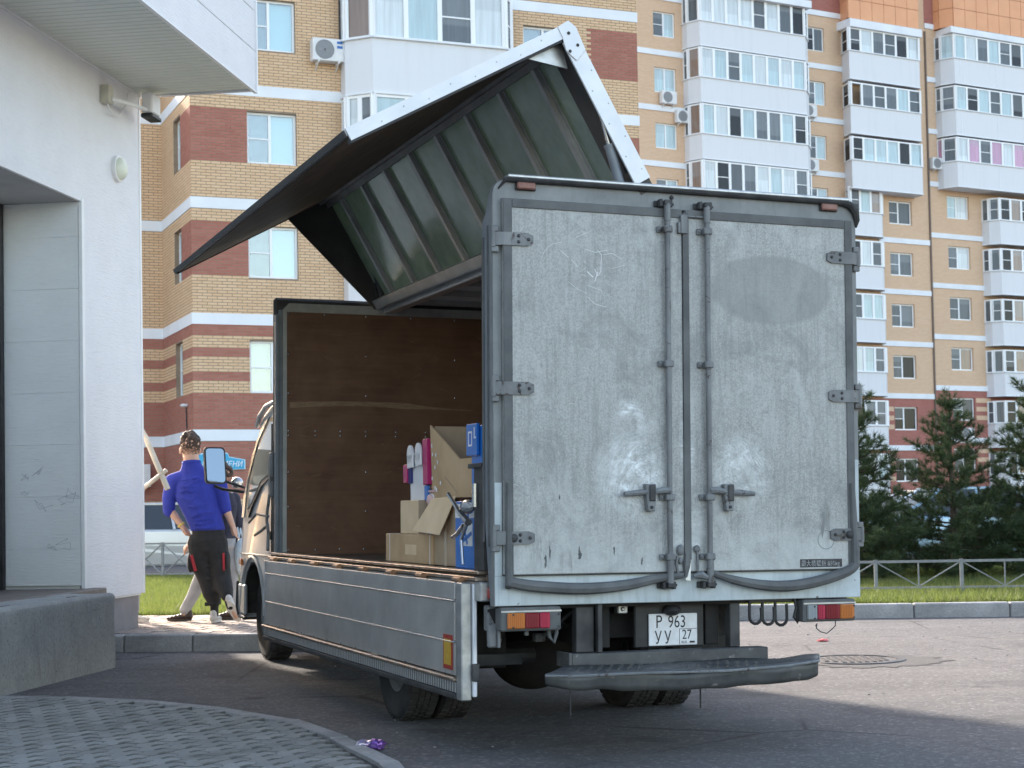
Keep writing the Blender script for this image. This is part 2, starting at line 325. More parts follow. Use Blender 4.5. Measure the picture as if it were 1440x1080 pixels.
M['blue_box'] = pm('blue_printed_card', (.012, .135, .48), (.018, .17, .56), 4, .4); M['magenta'] = pm('magenta_printed_card', (.42, .015, .12), (.5, .03, .16), 6, .45); M['white_card'] = pm('white_card', (.78, .78, .79), (.70, .70, .72), 6, .5); M['navy'] = pm('navy_card', (.02, .03, .16), None, rough=.5)
M['mirror'] = NT('mirror_glass').fin((.33, .385, .40), .03, 1.0)
M['cab_glass'] = NT('cab_side_glass').fin((.62, .64, .60), .05, .55, .9)
# buildings
M['mortar'] = pm('mortar', (.24, .18, .13), (.30, .23, .17), 5, .95); M['mortar_red'] = pm('red_mortar', (.21, .12, .10), None, rough=.95)
def brick(name, a, b):
    t = NT(name); g = t.n.new('ShaderNodeNewGeometry'); c = t.mix(g.outputs['Random Per Island'], a, b); c = t.mix(t.math('MULTIPLY', t.noise(1.2, 5), .35), c, tuple(v*.75 for v in a)); return t.fin(c, .85, 0, .3)
M['brick_y'] = brick('yellow_brick', (.66, .45, .275), (.725, .52, .335)); M['brick_r'] = brick('red_brick', (.37, .14, .105), (.43, .18, .138))
def far_brick(name, a, b, mo):
    t = NT(name); bt = t.n.new('ShaderNodeTexBrick'); mp = t.n.new('ShaderNodeMapping'); t.l.new(t.tc.outputs['Object'], mp.inputs[0]); mp.inputs['Rotation'].default_value = (R(90), 0, 0)
    sx = t.xyz(); cb = t.n.new('ShaderNodeCombineXYZ'); t.l.new(t.math('MULTIPLY', sx[0], 1.145), cb.inputs[0]); t.l.new(sx[2], cb.inputs[1]); t.l.new(cb.outputs[0], bt.inputs['Vector'])
    bt.inputs['Scale'].default_value = 1.0; bt.inputs['Brick Width'].default_value = .26; bt.inputs['Row Height'].default_value = .078; bt.inputs['Mortar Size'].default_value = .011
    t.set(bt.inputs['Color1'], a); t.set(bt.inputs['Color2'], b); t.set(bt.inputs['Mortar'], mo); c = t.mix(t.math('MULTIPLY', t.noise(.5, 6), .35), bt.outputs[0], tuple(v*.8 for v in a)); return t.fin(c, .9, 0, .25)
M['far_y'] = far_brick('far_yellow_brick', (.65, .445, .295), (.71, .51, .355), (.52, .375, .26)); M['far_r'] = far_brick('far_red_brick', (.36, .145, .115), (.43, .18, .145), (.29, .13, .11))
M['band'] = pm('white_band', (.76, .79, .82), (.69, .72, .75), 1.2, .7)
def panelm():
    t = NT('white_balcony_cladding'); st = t.ramp(t.noise(1.2, 5, .6, vec=t.obj((3, 3, .25))), [(.5, 0.), (.75, .35)]); return t.fin(t.mix(st, (.66, .675, .70), (.55, .56, .575)), .55, 0, .4)
M['panel'] = panelm(); M['orange'] = pm('orange_facade_panel', (.74, .37, .195), (.69, .335, .175), 1, .55); M['pvc'] = pm('white_pvc_frame', (.80, .82, .83), None, rough=.4)
def pane(name, c, mt=0.0, r=.04):
    t = NT(name); oi = t.n.new('ShaderNodeObjectInfo'); rn_ = oi.outputs['Random']; va = t.n.new('ShaderNodeVectorMath'); va.operation = 'ADD'; t.l.new(t.obj((1, 1, 1)), va.inputs[0]); cb = t.n.new('ShaderNodeCombineXYZ'); t.l.new(t.math('MULTIPLY', rn_, 37.0), cb.inputs[0]); t.l.new(cb.outputs[0], va.inputs[1]); mp = t.n.new('ShaderNodeMapping'); t.l.new(va.outputs[0], mp.inputs[0]); mp.inputs['Scale'].default_value = (6, 1, .35)
    folds = t.ramp(t.noise(1.4, 4, vec=mp.outputs[0]), [(.35, 0.), (.65, 1.)]); cc = t.mix(folds, c, tuple(v*.72 for v in c)); cc = t.mix(t.math('MULTIPLY', rn_, .5), cc, tuple(v*.55 for v in c)); lowz = t.ramp(t.math('ADD', t.math('MULTIPLY', t.xyz()[2], .6), t.math('MULTIPLY', rn_, -.9)), [(.12, 0.), (.16, 1.)]); cc = t.mix(t.math('MULTIPLY', lowz, .3), cc, (.30, .33, .35)); return t.fin(cc, r, mt, .5 if c[0] > .25 else .22, Coat_Weight=.25 if c[0] > .25 else 0.0, Coat_Roughness=.02)
M['pane_cyan'] = pane('pane_over_pale_blind', (.50, .66, .70)); M['pane_white'] = pane('pane_over_white_curtain', (.70, .77, .79)); M['pane_grey'] = pane('pane_over_grey_room', (.15, .172, .19)); M['pane_dark'] = pane('pane_over_dark_room', (.03, .034, .04)); M['pane_warm'] = pane('pane_over_warm_room', (.30, .215, .17)); M['pane_pink'] = pane('pane_over_pink_curtain', (.62, .33, .50))
def glass():
    t = NT('window_glass'); tr = t.n.new('ShaderNodeBsdfTransparent'); gl = t.n.new('ShaderNodeBsdfGlossy'); gl.inputs['Roughness'].default_value = .02; tr.inputs[0].default_value = (.86, .93, .94, 1)
    mx = t.n.new('ShaderNodeMixShader'); mx.inputs[0].default_value = .14; t.l.new(tr.outputs[0], mx.inputs[1]); t.l.new(gl.outputs[0], mx.inputs[2]); t.l.new(mx.outputs[0], t.out.inputs[0]); return t.m
M['glass'] = glass()
M['blind_cyan'] = pm('pale_cyan_blind', (.50, .665, .69), None, rough=.8); M['curtain'] = pm('white_curtain', (.56, .62, .62), (.44, .50, .51), 9, .85, stretch=(5, 5, .2)); M['room'] = pm('dim_room', (.15, .18, .19), (.24, .28, .29), 1.5, .9); M['brick_refl'] = pm('beige_room', (.45, .42, .38), None, rough=.9)
M['ac_white'] = pm('white_ac_casing', (.70, .71, .71), (.62, .63, .63), 6, .5); M['ac_grey'] = pm('grey_fan_grille', (.22, .23, .24), None, rough=.6); M['ac_blue'] = NT('blue_badge').fin((.03, .14, .42), .5)
# greenery
M['soil'] = pm('lawn_soil', (.035, .05, .016), (.06, .075, .025), 3, .95)
def leaf(name, a, b, tr, fac, dry=None):
    t = NT(name); g = t.n.new('ShaderNodeNewGeometry'); c = t.mix(g.outputs['Random Per Island'], a, b)
    if dry: c = t.mix(t.ramp(t.noise(.9, 5, .65), [(.45, 0.), (.68, .8)]), c, dry)
    t.set(t.b.inputs['Base Color'], c); t.b.inputs['Roughness'].default_value = .6
    d = t.n.new('ShaderNodeBsdfTranslucent'); t.set(d.inputs[0], tr); mx = t.n.new('ShaderNodeMixShader'); mx.inputs[0].default_value = fac; t.l.new(t.b.outputs[0], mx.inputs[1]); t.l.new(d.outputs[0], mx.inputs[2]); t.l.new(mx.outputs[0], t.out.inputs[0]); return t.m
M['grass'] = leaf('grass_blade', (.045, .085, .02), (.14, .155, .045), (.17, .22, .05), .42, (.20, .19, .075)); M['needle'] = leaf('pine_needle', (.020, .042, .022), (.075, .110, .046), (.11, .16, .05), .30)
M['bark'] = pm('pine_bark', (.06, .045, .035), (.10, .075, .055), 20, .95, bump=.5, bscale=40)
M['fence'] = pm('grey_fence_paint', (.25, .26, .27), (.19, .20, .21), 9, .5, .2)
# people
def skin(n, c): t = NT(n); return t.fin(c, .5, 0, .4, Subsurface_Weight=.08)
M['skin'] = skin('skin', (.50, .30, .215)); M['hair'] = pm('dark_brown_hair', (.028, .016, .011), (.06, .034, .022), 60, .6, bump=.6, bscale=90)
M['sweater'] = pm('royal_blue_knit', (.020, .032, .26), (.03, .045, .32), 8, .85, bump=.25, bscale=70); M['trousers'] = pm('black_trousers', (.010, .010, .011), (.02, .02, .021), 9, .8, bump=.4, bscale=18); M['trousers_grey'] = pm('grey_trousers', (.26, .265, .275), (.33, .335, .345), 9, .85, bump=.3, bscale=18)
M['sneaker'] = pm('white_sneaker', (.55, .54, .51), (.36, .35, .33), 18, .6); M['sole'] = pm('sneaker_sole', (.60, .58, .53), (.45, .43, .40), 20, .7); M['loafer'] = pm('dark_loafer', (.028, .018, .014), (.045, .03, .024), 12, .45); M['red_cloth'] = pm('red_zip_trim', (.30, .018, .028), None, rough=.6); M['yellow_band'] = pm('yellow_wristband', (.62, .50, .10), None, rough=.5); M['dark_top'] = pm('dark_jacket', (.02, .022, .04), (.035, .035, .055), 8, .8); M['bag_blue'] = pm('pale_blue_plastic_bag', (.45, .58, .66), (.58, .68, .74), 12, .4)
M['sign_blue'] = pm('sign_blue', (.03, .30, .52), (.04, .36, .58), 4, .4); M['sign_edge'] = pm('sign_pale_edge', (.45, .68, .78), None, rough=.5)
M['pole'] = pm('pale_plastic_pole', (.55, .49, .40), (.47, .42, .34), 8, .5)
M['asphalt_chip'] = pm('stone_chip', (.16, .15, .15), (.26, .25, .24), 9, .9)
M['paver_edge'] = pm('dirty_paver_edge', (.10, .10, .094), (.17, .168, .158), 12, .95)
# ================================================================ GROUND
g = MB(); g.quad((-400, -60, 0), (400, -60, 0), (400, 700, 0), (-400, 700, 0)); structure(g.build('asphalt_road', M['asphalt']))
# ---- lawns: one raised bed, left part behind the sidewalk, right part behind the far kerb
LZ = .13
lawn = MB(); lawn.extr([(-14, 18.35, -.2), (-.9, 18.35, -.2), (1.2, 18.25, -.2), (14, 17.02, -.2), (14, 29, -.2), (-14, 32.4, -.2)], (0, 0, .2+LZ)); structure(lawn.build('lawn', M['soil']))
def grass(name, pts_xy, h0, h1, mat, wid=.007):
    n = len(pts_xy); ang = rng.uniform(0, 2*np.pi, n); h = rng.uniform(h0, h1, n); lean = rng.normal(0, .35, (n, 2))*h[:, None]
    d = np.stack([np.cos(ang), np.sin(ang)], 1)*wid
    b = np.concatenate([pts_xy, np.full((n, 1), LZ-.005)], 1)
    v = np.empty((n, 3, 3)); v[:, 0] = b; v[:, 1] = b; v[:, 2] = b; v[:, 0, :2] -= d; v[:, 1, :2] += d; v[:, 2, :2] += lean; v[:, 2, 2] += h
    me = bpy.data.meshes.new(name); me.vertices.add(n*3); me.vertices.foreach_set('co', v.reshape(-1)); me.loops.add(n*3); me.loops.foreach_set('vertex_index', np.arange(n*3, dtype=np.int32))
    me.polygons.add(n); me.polygons.foreach_set('loop_start', np.arange(0, n*3, 3, dtype=np.int32)); me.polygons.foreach_set('loop_total', np.full(n, 3, dtype=np.int32)); me.update(calc_edges=True); me.materials.append(mat)
    o = bpy.data.objects.new(name, me); COL.objects.link(o); return stuff(o)
def scat(n, x0, x1, y0, y1):
    y = y0 + (y1-y0)*rng.random(n)**1.5; return np.stack([rng.uniform(x0, x1, n), y], 1)
def patchy(p, k):
    n = np.sin(p[:, 0]*1.9+np.sin(p[:, 1]*1.3)*2)+np.sin(p[:, 1]*2.7+p[:, 0]*.8)+np.sin(p[:, 0]*5.1-p[:, 1]*3.7)*.6; return p[rng.random(len(p)) < k+(1-k)/(1+np.exp(-2.2*(n+.3)))]
a = scat(150000, -8.5, -.6, 18.42, 30.0); b = scat(170000, 1.4, 9.5, 17.6, 27.5); keep = b[:, 1] > 18.25 - (b[:, 0]-1.2)*.0961 + .12
o = grass('grass', patchy(np.concatenate([a, b[keep]]), .30), .03, .105, M['grass']); tag(o, 'bright green cut grass of the lawn behind the kerbs', 'grass')
tall = np.concatenate([scat(1500, -8, -.6, 18.4, 19.2), scat(1400, 2, 9, 17.9, 19.5)]); o = grass('weed', tall[tall[:, 1] > 18.4 - (np.maximum(tall[:, 0], 1.2)-1.2)*.096], .10, .19, M['grass'], .006); tag(o, 'taller weeds and seed stalks along the lawn edge', 'weeds')

# ---- kerb stones
def kerb(path, L, wdt, h, gap=.008, z0=-.1, jit=.006):
    k = bpy.data.objects.new('kerb', None); COL.objects.link(k); k.location = (*path[0], 0); structure(k)
    for (p, q) in zip(path[:-1], path[1:]):
        p, q = Vector((*p, 0)), Vector((*q, 0)); d = q-p; n = max(1, round(d.length/L)); s = d.length/n; a_ = math.atan2(d.y, d.x)
        mb = MB(); mb.box(gap/2, s-gap/2, 0, wdt, z0, h, .012); me = mb.mesh('kerb_stone', M['kerb'])
        for i in range(n):
            P = p + d*(i/n) - Vector((*path[0], 0)) + Vector((0, 0, random.uniform(-jit, jit)))
            put('kerb_stone', me, k, Matrix.Translation(P) @ Matrix.Rotation(a_+random.uniform(-.004, .004), 4, 'Z'))
    return k
kerb([(-4.4, 15.55), (-3.60, 15.42), (-2.3, 15.22), (-.95, 15.05)], .72, .16, .155)
kerb([(-.95, 15.05), (-.95, 18.2)], 1.0, .16, .155)
kerb([(-.8, 18.37), (1.25, 18.16), (13.2, 17.02)], 1.0, .16, .155)
# flush border strip of the foreground paving (right-hand outline of the paved corner)
fpath = [(-4.6, 11.80), (-3.55, 11.56), (-3.02, 11.39), (-2.42, 11.09), (-1.82, 10.58), (-1.29, 9.92), (-.92, 9.13), (-.585, 8.22), (-.38, 7.2), (-.30, 6.2)]
kb = bpy.data.objects.new('kerb', None); COL.objects.link(kb); kb.location = (-3, 11, 0); structure(kb)
for p, q in zip(fpath[:-1], fpath[1:]):
    p, q = Vector((*p, 0)), Vector((*q, 0)); d = (q-p).normalized(); nrm = Vector((d.y, -d.x, 0)); nn = 2 if (q-p).length > .9 else 1
    for i in range(nn):
        a_, b_ = p.lerp(q, i/nn)+d*.004, p.lerp(q, (i+1)/nn)-d*.004; zt = .034+random.uniform(-.004, .004)
        mb = MB((3, -11, 0)); mb.extr([a_-nrm*.0+Vector((0, 0, -.1)), b_+Vector((0, 0, -.1)), b_-nrm*-.1+Vector((0, 0, -.1)), a_-nrm*-.1+Vector((0, 0, -.1))], (0, 0, .1+zt)); mb.build('kerb_stone', M['kerb'], kb)

# ---- wave pavers
def paver_mesh(L, Wd, amp, h, mat):
    g_ = .009
    e = [(g_/2, 0), (L*.27, 0), (L*.36, amp), (L*.64, amp), (L*.73, 0), (L-g_/2, 0)]
    low = [(x, y+g_/2) for x, y in e]; up = [(x, y+Wd-g_/2) for x, y in reversed(e)]; poly = low+up; n = len(poly); cx, cy = L/2, Wd/2+amp/2
    ins = [(cx+(x-cx)*(1-.007/L), cy+(y-cy)*(1-.007/Wd)) for x, y in poly]
    mb = MB(); vs = [(x, y, -h) for x, y in poly]+[(x, y, -.0045) for x, y in poly]+[(x, y, 0) for x, y in ins]
    fs = [(i, (i+1) % n, n+(i+1) % n, n+i) for i in range(n)]+[(n+i, n+(i+1) % n, 2*n+(i+1) % n, 2*n+i) for i in range(n)]+[tuple(range(2*n, 3*n))]
    mb.add(vs, fs); me = mb.mesh('paver', mat); paint_edges(me, n); return mb, me, n
def paint_edges(me, n):
    me.materials.append(M['paver_edge']); k = 2*n+1
    me.polygons.foreach_set('material_index', [1 if i % k < 2*n else 0 for i in range(len(me.polygons))])
def pave(parent, org, ang, inside, ztop, L, Wd, amp, nobj, mat, key, ext):
    mb, me, nv = paver_mesh(L, Wd, amp, .05, mat); M0 = Matrix.Translation(org) @ Matrix.Rotation(ang, 4, 'Z'); cells = []
    for j in range(-ext, ext):
        for i in range(-ext, ext):
            x, y = i*L+(L/2 if j % 2 else 0), j*Wd
            c = M0 @ Vector((x+L/2, y+Wd/2, 0))
            if inside(c.x, c.y): cells.append((key(c), x, y))
    cells.sort(); big = MB()
    for n, (_, x, y) in enumerate(cells):
        T = Matrix.Translation((x, y, random.uniform(-.003, .002))) @ Matrix.Rotation(random.gauss(0, .005), 4, 'X') @ Matrix.Rotation(random.gauss(0, .005), 4, 'Y')
        W_ = Matrix.Translation((0, 0, ztop)) @ M0 @ T
        if n < nobj: put('paver', me, parent, Matrix.Translation(-parent.location) @ W_)
        else: big.add([tuple(W_ @ Vector(p) - parent.location) for p in mb.v], mb.f)
    if big.v: bo_ = stuff(big.build('paver_field', mat, parent)); paint_edges(bo_.data, nv)
def in_front(x, y):
    if y < 7.6 or x < -4.4 or y > 11.9: return False
    for p, q in zip(fpath[:-1], fpath[1:]):
        if q[1] <= y <= p[1]:
            t = (y-p[1])/(q[1]-p[1]); return x < p[0]+(q[0]-p[0])*t - .10 - (.10 if p[1] > 10.2 else .04)
    return x < -4.0
fore = bpy.data.objects.new('paved_forecourt', None); COL.objects.link(fore); fore.location = (-2.5, 9.5, 0); structure(fore)
mb = MB((2.5, -9.5, 0)); mb.add([(x, y, .012) for x, y in fpath]+[(-8, 6.2, .012), (-8, 11.8, .012)], [tuple(range(len(fpath)+2))]); mb.build('sand_bed', M['joint_sand'], fore)
pave(fore, (-2.2, 9.6, 0), math.atan2(.89, .45), in_front, .036, .225, .1125, .032, 300, M['paver'], lambda c: (c.y if c.x > -.33*c.y-.2 else 50+c.y), 50)
side_ = bpy.data.objects.new('sidewalk', None); COL.objects.link(side_); side_.location = (-2.5, 16.8, 0); structure(side_)
mb = MB((2.5, -16.8, 0)); mb.add([(-7, 16.1, .13), (-3.6, 15.5, .13), (-.95, 15.15, .13), (-.95, 18.36, .13), (-7, 18.36, .13)], [(0, 1, 2, 3, 4)]); mb.build('sand_bed', M['joint_sand'], side_)
pave(side_, (-2.6, 16.5, 0), R(-8), lambda x, y: -4.3 < x < -1.02 and 15.62-(x+3.6)*.14+.02 < y < 18.3, .152, .2, .2, .028, 150, M['paver_far'], lambda c: abs(c.x+2.9)+.3*abs(c.y-16.5), 30)

# ================================================================ SHOP (left, white siding)
C0 = Vector((-3.64, 16.5, 0)); WD = Vector((-.149, -.989, 0)); WN = Vector((.989, -.149, 0))   # along wall toward the camera; outward normal
shop = thing('shop_building', 'white sided shop with a projecting canopy at the left edge', 'shop building', tuple(C0))
def sp(t, n, z): return C0*0 + WD*t + WN*n + Vector((0, 0, z))        # local to shop empty
SM = Matrix((WD, WN, Vector((0, 0, 1)))).transposed().to_4x4()          # local x = along wall, y = outward
def sbox(mb, t0, t1, n0, n1, z0, z1, b=0.0): return mb.box(t0, t1, n0, n1, z0, z1, b, SM)
NT0, NT1, NZ0, NZ1 = 1.436, 4.2, .60, 4.10     # niche
mb = MB(); sbox(mb, 0.05, NT0-.02, -7.5, -.06, .1, 7.0); sbox(mb, NT0-.02, 14, -7.5, -.78, .1, 7.0); sbox(mb, NT0-.02, 14, -.78, -.06, NZ1+.03, 7.0); sbox(mb, NT1, 14, -.78, -.06, .1, NZ1+.03); mb.build('wall_core', M['siding_in'], shop)
bd = .47; zz = .49; me_c = {}
while zz < 7.0:
    z1 = min(zz+bd, 7.0); t1 = NT0 if zz < NZ1-.1 else 14
    zt = z1 if not (zz < NZ1 < z1) else z1
    mb = MB(); sbox(mb, 0, t1, -.03, 0, zz+.0002, zt-.0002); mb.build('siding_board', M['siding'], shop)
    if zz < NZ1:
        mb = MB(); sbox(mb, NT0, NT0+.02, -.75, -.034, max(zz, NZ0+.03)+.0005, min(z1, NZ1)-.0005, .0015); mb.build('niche_board', M['siding_in'], shop)
        mb = MB(); sbox(mb, -.004, .026, -1.5, -.034, zz+.002, z1-.002, .003); mb.build('siding_board', M['siding'], shop)
    zz += bd
mb = MB(); sbox(mb, NT0+.0002, 14, -.03, 0, NZ1+.001, .49+8*bd-.0003); mb.build('siding_board', M['siding'], shop)
mb = MB(); sbox(mb, NT0-.03, NT0+.024, -.03, .006, NZ0, NZ1+.03, .004); sbox(mb, -.008, .035, -.03, .008, .488, 5.41, .004); mb.build('corner_trim', M['trim_white'], shop)
mb = MB(); sbox(mb, NT0+.02, NT1, -.78, -.03, NZ1, NZ1+.03); mb.build('niche_ceiling', M['niche_dark'], shop)
mb = MB(); sbox(mb, .04, NT0, -3, -.05, 0, .487); mb.build('plinth', M['plinth'], shop)
mb = MB(); sbox(mb, .035, NT0, -3, -.02, .47, .486); mb.build('drip_edge', M['trim_white'], shop)
dr = MB(); sbox(dr, NT0+.03, NT0+.09, -.84, -.745, NZ0, NZ1, .004); sbox(dr, NT0+.09, NT1, -.84, -.76, NZ0, NZ0+.35); sbox(dr, NT0+.09, NT1, -.84, -.76, 2.6, 2.72); d_ = dr.build('door_frame', M['black'], shop)
mb = MB(); sbox(mb, NT0+.09, NT1, -.80, -.79, NZ0+.35, 4.1); mb.build('door_glass', M['glass_dark'], d_)
# porch and concrete block
mb = MB(); sbox(mb, NT0-.2, 6.5, -.78, .12, 0.0, .60, .01); mb.build('porch_slab', M['tile'], shop)
# canopy: soffit planks, fascia
CZ = 5.42
can = MB(); sbox(can, -.02, 14, 0.0, 1.16, CZ+.03, 7.0); can.build('canopy_core', M['niche_dark'], shop)
pl = MB(); sbox(pl, 0, .088, .01, 1.16, CZ, CZ+.022, .005); pme = pl.mesh('soffit_plank', M['soffit'])
for i in range(60): put('soffit_plank', pme, shop, Matrix.Translation(WD*(i*.1)))
for i in range(4):
    mb = MB(); z0 = CZ-.02+i*.40; sbox(mb, -.03, 14, 1.162, 1.19, z0+.002, z0+.398, .004); mb.build('fascia_board', M['siding'], shop)
    mb = MB(); sbox(mb, -.05, -.024, -.02, 1.19, z0+.002, z0+.398, .004); mb.build('fascia_board', M['siding'], shop)
mb = MB(); sbox(mb, -.052, 14, 1.165, 1.20, CZ-.035, CZ-.021); sbox(mb, -.06, -.03, 1.16, 1.205, CZ-.03, 7.0); sbox(mb, 0, 14, .001, .02, CZ-.02, CZ-.001); mb.build('fascia_trim', M['trim_white'], shop)
# faint pen marks on the niche boards
gm = MB()
for (n0, z0, sc, seed) in ((-.56, 1.62, .05, 1), (-.44, 1.66, .06, 2), (-.38, 1.36, .09, 3), (-.16, 1.42, .10, 4), (-.10, 1.45, .08, 8), (-.20, 1.0, .08, 5), (-.30, .98, .05, 9), (-.55, 1.46, .05, 6)):
    rs = random.Random(seed); pts = [(n0+rs.uniform(-1, 1)*sc, z0+rs.uniform(-1, 1)*sc*.8) for _ in range(7)]
    for (a0, b0), (a1, b1) in zip(pts[:-1], pts[1:]): gm.bar(SM @ Vector((NT0+.0202, a0, b0)), SM @ Vector((NT0+.0202, a1, b1)), .002, .004, WD)
gm.build('pen_scribble', pm('faded_pen', (.24, .26, .28), None, rough=.7), shop)

blk = thing('concrete_block', 'large rough grey concrete foundation block beside the shop porch', 'concrete block', (-3.30, 13.9, 0))
bdv = Vector((-.149, -.989, 0)); bn = Vector((-.989, .149, 0)); BM = Matrix((bdv, bn, Vector((0, 0, 1)))).transposed().to_4x4()
def blockmesh():
    bm = bmesh.new(); bmesh.ops.create_cube(bm, size=1); bmesh.ops.scale(bm, vec=(4.2, .45, .612), verts=bm.verts); bmesh.ops.translate(bm, vec=(2.1, .225, .306), verts=bm.verts)
    bmesh.ops.bevel(bm, geom=[e for e in bm.edges if max(v.co.z for v in e.verts) > .3], offset=.045, segments=3, affect='EDGES', profile=.5)
    bmesh.ops.subdivide_edges(bm, edges=bm.edges[:], cuts=6, use_grid_fill=True)
    from mathutils import noise
    for v in bm.verts:
        if v.co.z > .02: v.co += noise.noise_vector(v.co*3.1)*.012 + noise.noise_vector(v.co*11)*.004
    me = bpy.data.meshes.new('block'); bm.to_mesh(me); bm.free(); me.transform(BM); me.flip_normals(); me.materials.append(M['concrete']); me.polygons.foreach_set('use_smooth', [True]*len(me.polygons)); me.set_sharp_from_angle(angle=R(45)); return me
put('block_body', blockmesh(), blk)
lp = MB()
for t in (.55, 1.75): lp.box(t, t+.16, .10, .13, .60, .618, .004, BM)
lp.build('lifting_loop', M['darksteel'], blk)
# wall lamp and camera
lampo = thing('wall_lamp', 'round white wall lamp on the white siding below the canopy', 'lamp', tuple(C0+WD*.62+WN*0+Vector((0, 0, 4.56))))
mb = MB(); mb.lathe((0, 0, 0), WN, [(.0, .0), (.125, .0), (.125, .035), (.11, .04)], 24); mb.build('lamp_base', M['trim_white'], lampo, True)
mb = MB(); mb.lathe((0, 0, 0), WN, [(.112, .03), (.105, .06), (.08, .085), (.04, .10), (0, .103)], 24); mb.build('lamp_shade', pm('milky_lamp_cover', (.62, .65, .55), None, rough=.35), lampo, True)
cc = thing('security_camera', 'small white security camera on a bracket under the canopy', 'security camera', tuple(C0+WD*.95+Vector((0, 0, 5.2))))
mb = MB(); mb.box(-.06, .06, .0, .09, -.09, .08, .008, SM); mb.build('junction_box', pm('beige_box', (.50, .49, .42), (.40, .39, .34), 12, .6), cc)
mb = MB(); mb.tube([SM @ Vector(p) for p in ((.0, .09, -.05), (-.15, .15, -.045), (-.5, .19, -.02), (-.72, .2, .0))], .02); mb.build('bracket_arm', M['trim_white'], cc, True)
mb = MB(); mb.box(-.86, -.62, .145, .255, -.04, .16, .015, SM); mb.build('camera_body', M['trim_white'], cc)
mb = MB(); mb.box(-.87, -.61, .14, .26, -.085, -.041, .01, SM); mb.build('camera_lens_hood', M['black'], cc)
mb = MB(); mb.tube([SM @ Vector(p) for p in ((0, .05, -.09), (-.1, .06, -.16), (-.3, .05, -.14), (-.5, .04, .02), (-.6, .02, .16), (-.66, .1, .16))], .006, 6); mb.build('cable', M['trim_white'], cc, True)
# pale pole sticking out behind the shop corner
pol = thing('pole', 'two pale poles meeting at an angle behind the shop corner beside the man in blue', 'pole', (-3.7, 16.62, 0))
mb = MB((3.7, -16.62, 0)); mb.tube([(-3.95, 16.75, 2.52), (-3.647, 16.66, 2.02), (-3.42, 16.6, 1.50)], .028, 10); mb.build('upper_pole', M['pole'], pol, True)
mb = MB((3.7, -16.62, 0)); mb.tube([(-4.25, 16.72, 1.1), (-3.652, 16.64, 1.53), (-3.43, 16.6, 1.69)], .022, 10); mb.build('lower_pole', M['pole'], pol, True)
mb = MB((3.7, -16.62, 0)); mb.cyl((-4.0, 16.95, .15), (-4.0, 16.95, 2.4), .03); mb.bar((-4.0, 16.95, 2.36), (-3.92, 16.73, 2.46), .05, .05); mb.bar((-4.0, 16.95, 1.22), (-4.06, 16.72, 1.24), .05, .05); mb.build('stand', M['pole'], pol, True)

# ================================================================ APARTMENT BUILDINGS
def wall(o, U, N, u0, u1, z0, z1, holes, dep, mat, parent, name='wall', stripes=None):
    """wall sheet with real openings; U,N unit vectors; returns after adding reveals"""
    us = sorted({u0, u1, *[h[0] for h in holes], *[h[1] for h in holes]}); zs = sorted({z0, z1, *[h[2] for h in holes], *[h[3] for h in holes]})
    mb = MB(-parent.location)
    P = lambda u, z, d=0: tuple(o + U*u - N*d + Vector((0, 0, z)))
    for a0, a1 in zip(us[:-1], us[1:]):
        for b0, b1 in zip(zs[:-1], zs[1:]):
            c = ((a0+a1)/2, (b0+b1)/2)
            if any(h[0] < c[0] < h[1] and h[2] < c[1] < h[3] for h in holes): continue
            mb.quad(P(a0, b0), P(a1, b0), P(a1, b1), P(a0, b1))
    for h in holes:
        a0, a1, b0, b1 = h
        mb.quad(P(a0, b0), P(a0, b0, dep), P(a0, b1, dep), P(a0, b1)); mb.quad(P(a1, b0), P(a1, b1), P(a1, b1, dep), P(a1, b0, dep))
        mb.quad(P(a0, b1), P(a0, b1, dep), P(a1, b1, dep), P(a1, b1)); mb.quad(P(a0, b0), P(a1, b0), P(a1, b0, dep), P(a0, b0, dep))
    return mb.build(name, mat, parent)
WC = {}
def window(parent, o, U, N, h, dep, split=.45, transom=True, back=('room', 'blind_cyan'), fr=.06, glass_near=True, tilt=False):
    u0, u1, z0, z1 = h; w, hh = u1-u0, z1-z0
    Rm = Matrix((U, -N, Vector((0, 0, 1)))).transposed().to_4x4()
    Mw = Matrix.Translation(o + U*u0 - N*dep + Vector((0, 0, z0)) - parent.location) @ Rm
    k = (round(w, 2), round(hh, 2), split, transom, fr)
    if k not in WC:
        m = MB(); m.box(0, fr, 0, .07, 0, hh); m.box(w-fr, w, 0, .07, 0, hh); m.box(fr, w-fr, 0, .07, hh-fr, hh); m.box(fr, w-fr, 0, .07, 0, fr)
        if split: m.box(w*split-fr*.6, w*split+fr*.6, -.003, .07, fr, hh-fr)
        if transom: m.box(fr, w*split-fr*.6, .006, .06, hh*.48, hh*.48+.035)
        m.box(-.0, w, -.08, -.002, -.045, -.002)
        fm = m.mesh('window', M['pvc']); ps = []
        segs = [(fr, w*split-fr*.6), (w*split+fr*.6, w-fr)] if split else [(fr, w-fr)]
        for a_, b_ in segs:
            g1 = MB(); g1.box(a_, b_, .028, .036, fr, hh-fr); c1 = MB(); c1.box(a_-.02, b_+.02, .13, .14, fr-.02, hh-fr+.02); ps.append((g1, c1))
        WC[k] = (fm, ps, {})
    fm, ps, cache = WC[k]; wo = put('window', fm, parent, Mw)
    for i, (g1, c1) in enumerate(ps):
        bk = back[min(i, len(back)-1)]
        if glass_near:
            if ('g', i) not in cache: cache['g', i] = g1.mesh('pane', M['glass'])
            if (bk, i) not in cache: cache[bk, i] = c1.mesh('blind', M[bk])
            put('pane', cache['g', i], wo); put('blind', cache[bk, i], wo)
        else:
            if (bk, i) not in cache: cache[bk, i] = g1.mesh('pane', M[bk])
            put('pane', cache[bk, i], wo)
    return wo
